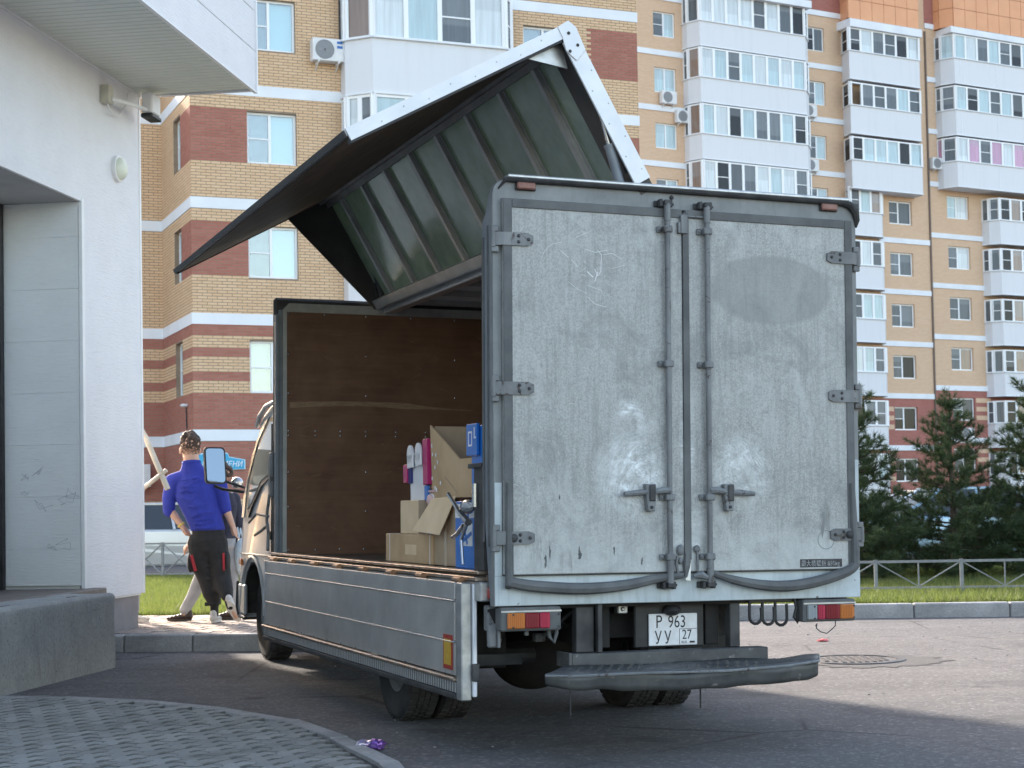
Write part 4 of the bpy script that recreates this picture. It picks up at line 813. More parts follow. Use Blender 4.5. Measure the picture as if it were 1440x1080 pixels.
# --- side gate (let down)
gt = bpy.data.objects.new('side_gate', T().box(-.078, -.048, .34, 4.80, -.375, .108).mesh('side_gate', M['alu'])); COL.objects.link(gt); gt.parent = truck
for z0, z1 in ((.020, .112), (-.194, .012), (-.372, -.202)):
    m = T(); m.box(-.092, -.0785, .345, 4.80, z0, z1, .004); m.build('gate_plank', M['plank'], gt)
m = T(); m.box(-.101, -.0785, .345, 4.80, .0128, .0192, .002); m.box(-.101, -.0785, .345, 4.80, -.2012, -.1948, .002); m.build('plank_ridge', M['alu_bright'], gt)
m = T(); m.box(-.118, -.079, .30, 4.86, -.398, -.376, .006); m.build('top_rail', M['bronze'], gt)
m = T(); m.box(-.083, -.05, .30, 4.86, -.485, -.399); m.box(-.108, -.0835, .30, 4.86, -.489, -.462, .004); m.build('rail_backing', M['darksteel'], gt)
lm = T(); lm.box(-.0868, -.0835, -.0115, .0115, -ZL-.0, -ZL+.055, .001); lme = lm.mesh('louvre', M['alu_bright'])
for i in range(112): put('louvre', lme, gt, Matrix.Translation((0, .36+i*.0397, -.459+ZL)))
m = T(); m.box(-.10, -.045, .215, .30, -.49, .112, .006); m.box(-.095, -.05, 4.81, 4.86, -.49, .112, .005); m.build('end_post', M['alu'], gt)
m = T(); m.box(-.042, -.02, .20, .232, -.47, .105, .004); m.build('end_seal_strip', M['white_skin'], gt)
m = T(); m.box(-.05, -.012, .185, .205, -.39, -.30, .004); m.build('end_latch', M['darksteel'], gt)
m = T(); [m.ell((-.094, .5+i*.35, -.366), (.003, .008, .008), 6, 4) for i in range(13)]; m.build('rivet', M['chrome'], gt)
m = T(); m.box(-.0965, -.0925, .375, .52, -.345, -.165, .001); rx = m.build('reflector', M['reflector_r'], gt); m = T(); m.box(-.0985, -.0966, .392, .503, -.322, -.188); m.build('reflector_plate', M['reflector_y'], rx)
# --- rear frame
m = T(); R0 = .075
prof = [(0, 0), (BW, 0), (BW, BH_-R0)] + [(BW-R0+R0*math.cos(t), BH_-R0+R0*math.sin(t)) for t in [R(a) for a in (22, 45, 68, 90)]] + [(R0+R0*math.cos(t), BH_-R0+R0*math.sin(t)) for t in [R(a) for a in (90, 112, 135, 158)]] + [(0, BH_-R0)]
inner = [(.044, .154), (BW-.044, .154), (BW-.044, 2.062), (.044, 2.062)]
def ringplate(y, d, outer, inn):
    bm = bmesh.new(); 
    vo = [bm.verts.new((x, y, z+ZL)) for x, z in outer]; vi = [bm.verts.new((x, y, z+ZL)) for x, z in inn]
    eo = [bm.edges.new((vo[i], vo[(i+1) % len(vo)])) for i in range(len(vo))]; ei = [bm.edges.new((vi[i], vi[(i+1) % len(vi)])) for i in range(len(vi))]
    bmesh.ops.triangle_fill(bm, use_beauty=True, use_dissolve=False, edges=eo+ei)
    r_e = bmesh.ops.extrude_face_region(bm, geom=bm.faces[:]); bmesh.ops.translate(bm, vec=(0, d, 0), verts=[v for v in r_e['geom'] if isinstance(v, bmesh.types.BMVert)])
    bmesh.ops.recalc_face_normals(bm, faces=bm.faces[:]); me = bpy.data.meshes.new('rear_frame'); bm.to_mesh(me); bm.free(); return me
fme = ringplate(0, .05, prof, inner); fme.materials.append(M['frame_grey']); rfr = put('rear_frame', fme, truck)
m = T(); m.box(0.003, BW-.003, -.0025, -.0005, .003, .150); m.box(0.004, .041, -.0025, -.0005, .152, .62); m.box(BW-.041, BW-.004, -.0025, -.0005, .152, .75); m.build('lower_sill', M['frame_paint'], rfr)
m = T(); m.extr([(-.001, .052, -.0), (-.001, .10, .25), (-.001, .155, .6), (-.001, .165, 1.86), (-.001, .15, 1.96), (-.001, .10, 2.0), (-.001, .052, 2.09)], (.035, 0, 0)); m.build('post_return', M['post_blue'], rfr)
m = T(); m.box(-.006, -.0015, .06, .075, .3, 1.93); m.box(-.007, -.0015, .125, .15, .32, 1.88, .002); m.build('post_seal', M['rubber_grey'], rfr)
m = T(); m.box(.075, BW-.05, -.03, .04, BH_+.006, BH_+.026, .006); m.build('roof_edge_strip', M['alu'], rfr)
m = T(); m.tube([(.03, .0, 2.11), (.065, -.012, 2.155), (.12, -.016, BH_-.002), (1.0, -.016, BH_-.002), (2.03, -.016, BH_-.002), (2.085, -.014, 2.15), (2.125, -.008, 2.115), (2.138, 0, 2.07), (2.134, 0, 2.03)], [.004, .010, .013, .013, .015, .022, .024, .02, .006], 8); m.build('roof_edge_rubber', M['rubber'], rfr, True)
for x in (.176, 1.955):
    m = T(); m.box(x-.056, x+.056, -.012, -.003, 2.107, 2.150, .004); b_ = m.build('marker_lamp', M['rubber'], rfr); m = T(); m.box(x-.05, x+.05, -.028, -.0122, 2.112, 2.148, .006); m.build('marker_lens', M['marker'], b_)
m = T(); m.ell((1.005, -.004, 2.125), (.012, .006, .012), 8, 5); m.build('key_hole', M['black'], rfr)
# --- rear doors
M['panel_dim'] = pm('worn_sticker_lettering', (.34, .35, .35), (.16, .165, .165), 60, .6, lo=.45, hi=.55)
def rdoor(x0, x1, left):
    m = T(); m.box(x0, x1, -.030, .01, .157, 2.058, .004); d = m.build('rear_door', M['door'], truck)
    s = T(); w = .046
    if left: s.box(x0-.002, x0+w, -.036, -.0302, .158, 2.059, .003); s.box(x0+w+.001, x1-.001, -.036, -.0302, 2.013, 2.059, .003)
    else: s.box(x1-w, x1+.002, -.036, -.0302, .158, 2.059, .003); s.box(x0+.001, x1-w-.001, -.036, -.0302, 2.013, 2.059, .003)
    s.build('door_seal', M['rubber_grey'], d); return d
dL = rdoor(.046, 1.050, True); dR = rdoor(1.080, 2.084, False)
m = T(); m.extr([(1.046, -.040, .22), (1.085, -.040, .22), (1.085, -.040, 2.03), (1.052, -.040, 2.04)], (0, .02, 0)); m.tube([(1.06, -.038, .25), (1.052, -.045, .19), (1.045, -.05, .13)], [.018, .02, .008], 6); m.build('centre_gasket', M['rubber_grey'], dL)
m = T(); m.extr([(1.046, -.046, .115), (1.072, -.05, .11), (1.078, -.044, .20), (1.056, -.043, .21)], (0, .004, 0)); m.build('torn_flap', M['alu'], dL)
m = T(); m.box(.055, 1.045, -.022, -.004, .150, .1565); m.build('bottom_gap', M['black'], dL); m = T(); m.box(1.085, 2.08, -.022, -.004, .150, .1565); m.build('bottom_gap', M['black'], dR)
m = T(); m.tube(spath([(.068, -.040, .62), (.066, -.040, .145), (.085, -.048, .118), (.25, -.05, .094), (.48, -.052, .082), (.70, -.05, .095), (.88, -.046, .125), (1.03, -.042, .14)]), srad([.014, .022, .028, .030, .030, .028, .024, .016]), 8); m.build('hanging_seal', M['rubber_grey'], dL, True)
m = T(); m.tube(spath([(1.20, -.042, .150), (1.32, -.048, .112), (1.48, -.052, .082), (1.64, -.054, .072), (1.80, -.052, .088), (1.96, -.048, .125), (2.06, -.042, .165), (2.075, -.04, .24), (2.062, -.04, .62)]), srad([.014, .022, .027, .030, .030, .030, .028, .024, .014]), 8); m.build('hanging_seal', M['rubber_grey'], dR, True)
for d, xs, sgn in ((dL, .0, 1), (dR, BW, -1)):
    for i, z in enumerate((1.852, 1.095, .342)):
        m = T(); X = lambda a: xs+sgn*a
        m.extr([(X(.045), -.0415, z-.033), (X(.175), -.0415, z-.033), (X(.205), -.0415, z-.020), (X(.205), -.0415, z+.020), (X(.175), -.0415, z+.033), (X(.045), -.0415, z+.033)], (0, .009, 0))
        m.extr([(X(-.002), -.020, z-.033), (X(.045), -.0415, z-.033), (X(.045), -.0415, z+.033), (X(-.002), -.020, z+.033)], (0, .010, 0))
        m.cyl((X(-.004), -.016, z-.042), (X(-.004), -.016, z+.042), .013, n=10); hg = m.build('hinge', M['hardware'], d)
        m = T()
        for zz_ in (z-.052, z+.052): m.box(X(-.014) if sgn > 0 else X(.026), X(.026) if sgn > 0 else X(-.014), -.022, -.002, zz_-.016, zz_+.016, .004)
        m.build('hinge_lug', M['hardware'], hg)
        m = T()
        for bx, bz in ((.125, -.014), (.125, .016), (.178, 0)): m.ell((X(bx), -.044, z+bz), (.009, .006, .009), 8, 5)
        if i == 2: m.ell((X(.09), -.046, z), (.022, .012, .022), 10, 6)
        m.build('hinge_bolt', M['darksteel'], hg)
def lockgear(d, x, sgn, name_z):
    m = T(); m.cyl((x, -.058, .10), (x, -.058, 2.09), .0145, n=12); m.cyl((x, -.058, .10), (x, -.058, .25), .019, n=12); m.cyl((x, -.058, 1.99), (x, -.058, 2.08), .018, n=12); m.build('lock_rod', M['hardware'], d, True)
    for z in (1.945, 1.24, .545, .235):
        m = T(); m.box(x-.026, x+.024, -.078, -.040, z-.018, z+.018, .006); m.box(x-.052, x-.026, -.046, -.0305, z-.016, z+.016, .004); m.ell((x-.040, -.048, z), (.008, .006, .008), 8, 5); m.build('rod_bracket', M['hardware'], d)
    for z, f in ((2.085, 1), (.088, -1)):
        m = T(); m.box(x-.055, x+.05, -.020 if f < 0 else -.012, -.003, z-.016, z+.016, .004); m.box(x-.04, x-.02, -.055, -.018, z-.02, z+.02, .004); m.box(x+.015, x+.035, -.055, -.018, z-.02, z+.02, .004); m.box(x-.02, x+.015, -.075, -.05, z-.012, z+.014, .004); m.ell((x+.05, -.02, z), (.008, .008, .008), 8, 5); m.build('cam_keeper', M['darksteel'], d)
    hx = x + sgn*.112; z = .56
    m = T(); m.extr([(hx-.030, -.070, z+.055), (hx+.030, -.070, z+.055), (hx+.033, -.070, z+.02), (hx+.022, -.074, z-.088), (hx-.018, -.074, z-.088), (hx-.028, -.070, z-.0)], (0, .040, 0)); hb = m.build('handle_catch', M['hardware'], d, bevel=.006)
    m = T(); m.box(hx-.012, hx+.022, -.082, -.0742, z-.035, z+.05, .004); m.ell((hx, -.078, z-.066), (.009, .008, .009), 8, 5); m.build('catch_lever', M['darksteel'], hb)
    m = T(); m.tube([(x, -.062, z+.02), (x+sgn*.04, -.066, z+.022), (hx, -.060, z+.010)], [.020, .018, .012], 8); m.tube([(hx+sgn*.02, -.062, z+.012), (hx+sgn*.06, -.064, z+.010), (hx+sgn*.15, -.066, z+.002)], [.012, .016, .012], 8); m.build('handle', M['hardware'], hb, True)
lockgear(dL, .952, -1, 0); lockgear(dR, 1.184, 1, 0)
m = T(); m.box(1.035, 1.075, -.052, -.041, 1.93, 2.03, .003); m.box(1.02, 1.035, -.05, -.031, 1.93, 1.99, .003); m.box(1.06, 1.18, -.05, -.046, 2.02, 2.026); m.build('top_latch', M['hardware'], dR)
m = T(); m.ell((1.02, -.04, .27), (.022, .014, .03), 10, 6); m.ell((1.018, -.042, .215), (.012, .01, .02)); m.tube([(1.00, -.045, .24), (.99, -.05, .20), (1.0, -.05, .15)], .008, 6); m.build('lower_latch', M['hardware'], dL, True)
m = T(); m.ell((1.115, -.04, .275), (.02, .014, .02), 10, 6); m.tube([(1.115, -.045, .26), (1.117, -.046, .16)], .007, 6); m.tube([(1.09, -.05, .135), (1.13, -.06, .142), (1.165, -.06, .125)], [.010, .022, .014], 8); m.build('lower_latch', M['hardware'], dR, True)
# scratches on the left door, scuff chips on the sill
m = T(); rs = random.Random(11); ys = -.0306
def scratch(pts, w):
    for (x0, z0), (x1, z1) in zip(pts[:-1], pts[1:]):
        d = Vector((x1-x0, 0, z1-z0)); n = Vector((-d.z, 0, d.x)).normalized()*w*.36; p, q = Vector((x0, ys, z0)), Vector((x1, ys, z1)); m.quad(p-n, q-n, q+n, p+n)
PXZ = lambda px, py: (.09+(px-716)*(.96/219)*.985, 2.016-(py-292)*(1.851/514))
for pts, w in (([(822, 374), (826, 384), (830, 377), (831, 353), (826, 347)], .0035), ([(810, 346), (822, 350), (838, 346)], .0025), ([(832, 353), (845, 350), (858, 358)], .002), ([(812, 378), (820, 386)], .006), ([(822, 392), (826, 378)], .005), ([(778, 350), (788, 359)], .003), ([(792, 362), (800, 372)], .003), ([(754, 362), (758, 352), (766, 342), (780, 338)], .002), ([(812, 414), (822, 424), (836, 428)], .0025), ([(788, 394), (800, 404), (812, 410)], .0015), ([(812, 398), (830, 404), (834, 412)], .0015), ([(844, 372), (862, 366)], .0015), ([(798, 330), (820, 318)], .0012)):
    scratch([PXZ(*p) for p in pts], w)
for i in range(24):
    x, z = rs.uniform(.12, 1.0), rs.uniform(.25, 1.95); l = rs.uniform(.01, .06); a_ = rs.uniform(0, 6.28); scratch([(x, z), (x+l*math.cos(a_), z+l*math.sin(a_))], rs.uniform(.0006, .0014))
stuff(m.build('scratch', M['trim_white'], dL))
m = T()
for px, py, w_, h_ in ((845, 775, .012, .05), (881, 792, .014, .045), (757, 790, .02, .07), (762, 775, .012, .1), (800, 780, .03, .06), (775, 700, .01, .03)):
    x, z = PXZ(px, py); rs2 = random.Random(px); pts = [(x+math.cos(t)*w_*.6*rs2.uniform(.25, 1), ys-.0003, z+math.sin(t)*h_*.7*rs2.uniform(.25, 1)) for t in [i*6.283/17 for i in range(17)]]; m.quad(*pts)
m.build('paint_chip', pm('bare_dark_chip', (.08, .085, .085), (.14, .145, .14), 30, .8), dL)
m = T(); m.box(1.738, 1.998, -.0315, -.0303, .168, .212); st_ = m.build('load_sticker', M['darksteel'], dR)
text_obj('sticker_lettering', '最大積載量 850kg', .036, M['panel_dim'], st_, Matrix.Translation((1.744, -.0317, .176+ZL)) @ Matrix.Rotation(R(90), 4, 'X'), .0003, 'LEFT', .86)
m = T(); pts = [(1.875, .32), (1.868, .38), (1.885, .43), (1.878, .47), (1.892, .46), (1.895, .42), (1.888, .36)]; m.quad(*[(x, -.0306, z) for x, z in pts]); [m.lathe((1.90, -.0304, .315), (0, -1, 0), [(.048, 0), (.052, .0002)], 24)]; m.build('stain', pm('dark_stain', (.20, .205, .20), None, rough=.8), dR)
# --- below the box
def tail(x0, x1, cells, side):
    m = T(); m.box(x0, x1, -.03, .06, -.125, -.006, .008); b = m.build('tail_light', M['rubber_grey'], truck, label='left tail light with amber, red and pink lenses' if side else 'right tail light with clear, red and amber lenses')
    m = T(); m.box(x0, x1, -.034, -.0302, -.03, -.022); m.build('light_rim', M['alu'], b)
    for a_, c_, mk in cells: m = T(); m.box(a_, c_, -.045, -.031, -.112, -.034, .005); ln_ = m.build('light_lens', M[mk], b); m = T(); [m.box(a_+.004+k*.0105, a_+.0075+k*.0105, -.0475, -.0455, -.108, -.038) for k in range(int((c_-a_-.006)/.0105))]; stuff(m.build('lens_rib', M[mk], ln_))
    m = T(); [m.ell((x, -.046, z), (.006, .004, .006), 8, 5) for x in (x0+.06, x1-.02) for z in (-.042, -.105)]; m.build('lens_screw', M['darksteel'], b); return b
tail(.025, .350, [(.055, .150, 'amber'), (.152, .228, 'red'), (.230, .285, 'pink')], True); tail(1.755, 2.080, [(1.775, 1.835, 'clearlens'), (1.838, 1.885, 'pink'), (1.887, 1.975, 'red'), (1.977, 2.066, 'amber')], False)
m = T(); m.extr([(.06, .08, -.01), (-.0, .10, -.02), (.02, .12, -.16), (.06, .11, -.20), (.10, .10, -.12)], (0, .05, 0)); m.build('lamp_bracket', M['chassis'], truck)
m = T(); m.box(.80, 1.32, .10, .14, -.02, .0); m.box(.835, 1.24, .13, .16, -.245, -.005, .006); pb = m.build('plate_bracket', M['black'], truck)
m = T(); m.ell((1.04, .11, -.05), (.05, .05, .03), 12, 6); m.build('plate_lamp', M['darksteel'], pb, True)
m = T(); m.box(.910, 1.194, .118, .124, -.235, -.068, .004); lp_ = m.build('license_plate', M['plate_white'], truck)
PT = lambda x, z: Matrix.Translation((x, .1172, z+.006+ZL)) @ Matrix.Rotation(R(90), 4, 'X')
text_obj('plate_lettering', 'P', .098, M['ink'], lp_, PT(.948, -.148), .0004, 'LEFT', .80); text_obj('plate_lettering', '963', .092, M['ink'], lp_, PT(1.020, -.148), .0004, 'LEFT', .78)
text_obj('plate_lettering', 'У', .094, M['ink'], lp_, PT(.942, -.231), .0004, 'LEFT', .75); text_obj('plate_lettering', 'У', .094, M['ink'], lp_, PT(.998, -.231), .0004, 'LEFT', .75); text_obj('plate_lettering', '27', .072, M['ink'], lp_, PT(1.103, -.210), .0004, 'LEFT', .80); text_obj('plate_lettering', 'RUS', .018, M['ink'], lp_, PT(1.100, -.232), .0004, 'LEFT', 1.0)
m = T(); m.box(1.087, 1.0895, .1168, .1178, -.231, -.152); m.box(1.087, 1.191, .1168, .1178, -.1515, -.149); m.box(1.148, 1.178, .1168, .1178, -.225, -.215); m.build('plate_line', M['ink'], lp_)
# step bumper
ST = -.315
pl = [(.10, -.44), (.24, -.62), (.62, -.62), (1.20, -.60), (1.56, -.44), (1.74, -.10), (1.70, -.02), (.16, -.02), (.06, -.30)]
pl = [(.405, -.03), (.215, -.22), (.11, -.40), (.205, -.47), (.55, -.50), (1.05, -.48), (1.42, -.44), (1.66, -.33), (1.80, -.10), (1.77, -.03)]
from mathutils import noise as mnoise
def warp(me, amp, f, zk=1.0):
    for v in me.vertices:
        n = mnoise.noise_vector(Vector((v.co.x, v.co.y, v.co.z))*f); v.co += Vector((n.x*amp*.4, n.y*amp*.6, n.z*amp*zk))
    me.update()
def gridstrip(P, Q, n, thick):
    m = MB((0, 0, ZL)); P = [Vector(p) for p in P]; Q = [Vector(q) for q in Q]
    def samp(L, t):
        k = t*(len(L)-1); i = min(int(k), len(L)-2); return L[i].lerp(L[i+1], k-i)
    rows = [[samp(P, i/n).lerp(samp(Q, i/n), j/3) for j in range(4)] for i in range(n+1)]; vs = [p for r in rows for p in r]
    fs = [(i*4+j, i*4+j+1, (i+1)*4+j+1, (i+1)*4+j) for i in range(n) for j in range(3)]; return m.add(vs, fs)
outer = [(.11, -.40, ST), (.205, -.47, ST), (.55, -.50, ST+.004), (1.05, -.48, ST-.004), (1.42, -.44, ST+.004), (1.66, -.33, ST+.010), (1.80, -.10, ST+.018)]
innr = [(.37, -.03, ST), (.44, -.03, ST), (.62, -.03, ST), (1.05, -.03, ST), (1.40, -.03, ST), (1.62, -.03, ST), (1.77, -.03, ST+.012)]
me_ = gridstrip(outer, innr, 42, 0).mesh('step_plate', M['bumper'], True); warp(me_, .012, 4.5); stp = put('step_plate', me_, truck); sol = stp.modifiers.new('thick', 'SOLIDIFY'); sol.thickness = .008
drop = [.045, .062, .085, .088, .080, .070, .030]
me_ = gridstrip([(x, y-.004, z+.004) for x, y, z in outer], [(x+.012, y+.018, z-d) for (x, y, z), d in zip(outer, drop)], 64, 0).mesh('step_lip', M['bumper'], True); warp(me_, .014, 6.0, .9); lip = put('step_lip', me_, stp); sol = lip.modifiers.new('thick', 'SOLIDIFY'); sol.thickness = .008
m = T(); m.tube([(x, y-.006, z+.001) for x, y, z in outer], .007, 6); m.build('bent_edge', M['hardware'], stp, True); warp(stp.children[-1].data, .012, 5.5)
m = T(); rs = random.Random(2)
for i in range(26):
    for j in range(8):
        x, y = .30+i*.055+(j % 2)*.027, -.44+j*.05
        if x < .12+(-.05-y)*-0 and False: continue
        if x > 1.70+(y+.05)*.9 or x < .40+(y+.05)*.75: continue
        a_ = .6 if (i+j) % 2 else -.6; m.box(-.012, .012, -.003, .003, ST+.003, ST+.010, 0, Matrix.Translation((x, y, 0)) @ Matrix.Rotation(a_, 4, 'Z'))
stuff(m.build('tread_stud', M['bumper'], stp))
m = T(); m.box(.42, 1.555, .0, .02, -.322, -.252, .004); m.box(.40, .418, -.01, .16, -.322, -.246, .003); m.box(.42, 1.555, .0205, .10, -.262, -.2525); m.build('step_back_plate', M['bumper'], stp)
m = T(); m.box(.47, .57, .06, .12, -.251, -.0, .004); m.build('step_bracket', M['darksteel'], stp); m = T(); m.box(1.36, 1.42, .06, .12, -.251, .0, .004); m.build('step_bracket', M['darksteel'], stp); m = T(); m.box(.575, .60, .02, .055, -.251, 0, .003); m.build('step_bracket', M['darksteel'], stp)
# anti static straps
for x, y, l in ((.225, -.44, .10), (1.02, -.25, .12)):
    m = T(); m.box(x-.004, x+.004, y, y+.003, ST-.09-l, ST-.01); m.build('ground_strap', M['rubber'], truck)
# rope hooks, loose wire, mud guard
for i in range(3):
    x = 1.472+.078*i; z0 = -.004
    m = T(); m.tube([(x, .05, z0), (x, .05, -.085)]+[(x+.036-.036*math.cos(t), .05, -.095-.036*math.sin(t)-.006*i) for t in [R(a) for a in (15, 45, 75, 105, 135, 160, 180)]]+[(x+.072, .05, -.07-.004*i), (x+.07, .05, -.03 if i == 2 else -.045)], .0085, 8); m.build('rope_hook', M['black'], truck, True)
m = T(); m.box(1.46, 1.72, .03, .07, -.014, -.002); m.build('hook_rail', M['black'], truck)
m = T(); m.tube([(1.97, .0, -.12), (1.965, -.01, -.15), (1.94, -.01, -.17), (1.91, -.01, -.19), (1.87, -.01, -.18), (1.845, -.01, -.16), (1.85, -.01, -.135), (1.84, -.01, -.15)], .003, 5); m.tube([(1.735, .03, .0), (1.74, .02, -.05), (1.725, .02, -.10), (1.745, .02, -.13), (1.755, .02, -.08), (1.75, .03, -.02)], .008, 6); m.build('loose_cable', M['black'], truck, True)
m = T(); m.tube([(.30, .02, -.12), (.305, .02, -.16), (.33, .02, -.19), (.345, .02, -.14), (.34, .03, -.1)], .010, 6); m.tube([(.18, .02, -.11), (.18, .02, -.15)], .012, 6); m.build('lamp_cable', M['rubber_grey'], truck, True)
m = T(); m.box(1.45, 1.60, .45, .47, -.22, .0, .004); m.box(1.50, 1.86, .95, .97, -.45, -.02, .004); m.box(.05, .42, .95, .97, -.40, -.02, .004); m.build('mud_flap', M['rubber'], truck)
m = T(); m.box(.62, .70, .15, 6.6, -.24, -.02, .005); m.box(1.26, 1.34, .15, 6.6, -.24, -.02, .005)
for y in (.3, 1.2, 2.6, 3.8, 4.8): m.box(.15, 2.0, y, y+.07, -.02, .09); m.box(.70, 1.26, y, y+.06, -.20, -.06)
m.box(.05, 2.08, .06, .10, -.02, .09); m.build('chassis_rail', M['chassis'], truck)
RAX, FAX, WR = 1.79, 6.24, .372
m = T(); zc = -ZL+WR; m.cyl((.30, RAX, zc), (1.64, RAX, zc), .075, n=12); m.ell((.90, RAX-.02, zc-.0), (.27, .20, .225), 28, 18); m.ell((.90, RAX-.02, zc+.03), (.46, .12, .13), 24, 12); m.build('rear_axle', M['chassis'], truck, True)
m = T()
for x in (.56, 1.40): m.bar((x, .65, -.20), (x, 1.7, -.31), .06, .05); m.bar((x, 1.7, -.31), (x, 2.9, -.18), .06, .05); m.box(x-.05, x+.05, 1.62, 1.9, -.40, -.25)
m.build('leaf_spring', M['chassis'], truck)
m = T(); m.box(.18, .56, 2.7, 3.5, -.36, -.02, .03); m.box(1.5, 1.9, 2.5, 3.6, -.38, -.04, .03); m.cyl((.96, 1.9, -.36), (.96, 5.4, -.25), .045); m.box(.4, 1.6, 5.0, 6.6, -.35, .1, .03); m.build('underbody_tank', M['chassis'], truck)
m = T(); m.tube([(.10, .30, -.05), (.12, .28, -.14), (.15, .35, -.20), (.2, .6, -.19)], .018, 8); m.box(.0, .05, .10, .16, -.13, -.0, .006); m.box(-.012, .035, .05, .085, -.21, -.09, .008); m.box(.03, .045, .03, .06, -.21, -.11, .003); m.build('gate_bracket', M['hardware'], truck)
m = T(); m.ell((.0, .085, .062), (.004, .022, .03), 10, 6); m.build('side_reflector', M['reflector_r'], truck, True)
rs = random.Random(31)
for i in range(7):
    y0 = .22+.16*i; x0 = rs.uniform(.5, 1.5); m = T(); m.tube([(x0, y0, -.05), (x0+rs.uniform(-.15, .15), y0+.1, -.14-rs.random()*.1), (x0+rs.uniform(-.3, .3), y0+.3, -.12-rs.random()*.1), (x0+rs.uniform(-.3, .3), y0+.6, -.06)], rs.uniform(.007, .014), 6); m.build('hose', M['rubber_grey'] if i % 2 else M['darksteel'], truck, True)
for x, y, z, mk in ((.66, .20, -.12, 'hardware'), (.74, .34, -.17, 'darksteel'), (1.22, .22, -.13, 'darksteel'), (.78, .16, -.04, 'alu'), (.45, .5, -.2, 'hardware')): m = T(); m.box(x-.03, x+.03, y, y+.05, z-.025, z+.02, .006); m.ell((x, y-.004, z), (.012, .006, .012), 8, 5); m.build('mount_bracket', M[mk], truck)
m = T(); m.cyl((.30, 1.05, -.34), (.62, 1.05, -.34), .05); m.cyl((.36, 1.3, -.20), (.40, 1.5, -.45), .03); m.box(.04, .42, .70, .72, -.36, -.30); m.build('shock_absorber', M['darksteel'], truck)
# wheels
def tyre(x0, w, y, label=None, rim_out=True):
    c = (x0, y, -ZL+WR-.004); r = WR; m = T()
    m.lathe(c, (1, 0, 0), [(.20, .015), (.235, .008), (r*.86, .0), (r*.93, .006), (r*.965, .02), (r*.975, .03), (r*.975, w-.03), (r*.965, w-.02), (r*.93, w-.006), (r*.86, w), (.235, w-.008), (.20, w-.015)], 40); t = m.build('wheel', M['rubber'], truck, True)
    m = T(); n = 44
    for k in range(n):
        a_ = 2*math.pi*k/n
        for q, (b0, b1) in enumerate(((.012, .058), (.064, w/2-.003), (w/2+.003, w-.064), (w-.058, w-.012))):
            aa = a_ + (.5 if q % 2 else 0)*2*math.pi/n; mm = Matrix.Translation(c) @ Matrix.Rotation(aa, 4, 'X'); m.box(b0, b1, -.019, .019, r*.968, r*1.0, 0, mm @ Matrix.Rotation(.25 if q < 2 else -.25, 4, 'Z') if False else mm)
    stuff(m.build('tread', M['rubber'], t))
    m = T(); m.lathe(c, (1, 0, 0), [(.205, .016), (.19, .03), (.17, .05 if rim_out else .10), (.10, .05 if rim_out else .11), (.095, .03), (0, .03)], 28); m.build('rim', M['hardware'], t, True); return t
tyre(.015, .195, RAX); tyre(.235, .195, RAX); tyre(1.46, .195, RAX); tyre(1.68, .195, RAX); tyre(.215, .20, FAX); tyre(1.60, .20, FAX)
m = T(); m.cyl((.3, FAX, -ZL+WR), (1.7, FAX, -ZL+WR), .05); m.build('front_axle', M['chassis'], truck)
# --- raised wing
M['corner_rail'] = pm('grey_brown_corner_rail', (.15, .14, .135), (.21, .20, .19), 5, .5, .2)
Hh, Cc, Pp = Vector((.905, 0, 2.17)), Vector((.43, 0, 3.0)), Vector((-.775, 0, 2.345))
rd, sdv = (Cc-Hh), (Pp-Cc); rl, sl = rd.length, sdv.length; rd.normalize(); sdv.normalize()
rn = Vector((-rd.z, 0, rd.x)); rn = rn if rn.x < 0 else -rn          # inward normal of the roof half
sn = Vector((sdv.z, 0, -sdv.x)); sn = sn if sn.z < 0 else -sn          # inward normal of the side panel
def slab(mb, base, d, n, a0, a1, n0, n1, y0, y1):
    q = [base+d*a0+n*n0, base+d*a1+n*n0, base+d*a1+n*n1, base+d*a0+n*n1]; return mb.extr([(p.x, y0, p.z) for p in q], (0, y1-y0, 0))
wing = bpy.data.objects.new('wing_panel', slab(T(), Hh, rd, rn, .03, rl-.03, .030, .034, .10, BLn-.05).mesh('wing_panel', M['green'])); COL.objects.link(wing); wing.parent = truck
m = T(); slab(m, Hh, rd, rn, .06, rl-.075, .0, .095, -.016, -.002); m.build('end_trim', M['white_skin'], wing)
m = T(); slab(m, Hh, rd, rn, .0, rl, .0, .088, -.001, .012); m.build('end_frame', M['roof_dark'], wing); m = T(); slab(m, Hh, rd, rn, .0, rl, .036, .05, .0125, .26); m.build('end_flange', M['roof_dark'], wing)
m = T(); slab(m, Hh, rd, rn, .0, rl, .0, .10, BLn-.06, BLn); m.build('end_frame', M['roof_dark'], wing)
ribm = T(); slab(ribm, Hh, rd, rn, .05, rl-.055, .036, .042, -.046, .046); slab(ribm, Hh, rd, rn, .05, rl-.055, .0425, .066, -.022, .022); rme = ribm.mesh('roof_rib', M['rib'])
for y in (.52, 1.06, 1.64, 2.22, 2.80, 3.38, 3.96, 4.54): put('roof_rib', rme, wing, Matrix.Translation((0, y, 0)))
m = T(); slab(m, Hh, rd, rn, rl-.10, rl-.0, .036, .075, .0951, BLn-.06); slab(m, Cc, sdv, sn, .0, .122, .031, .06, .08, BLn-.06); m.build('corner_rail', M['corner_rail'], wing)
m = T(); slab(m, Hh, rd, rn, -.02, .05, .03, .12, .096, BLn-.06); slab(m, Hh, rd, rn, -.035, -.021, .0, .10, .02, BLn); m.build('hinge_rail', M['rib'], wing)
m = T(); slab(m, Hh, rd, rn, -.03, -.005, .101, .110, .05, BLn-.05); m.build('hinge_rail_edge', M['alu'], wing)
m = T(); slab(m, Cc, sdv, sn, .0, sl, .0, .030, .0, BLn); sp_ = m.build('wing_side', M['white_skin'], wing)
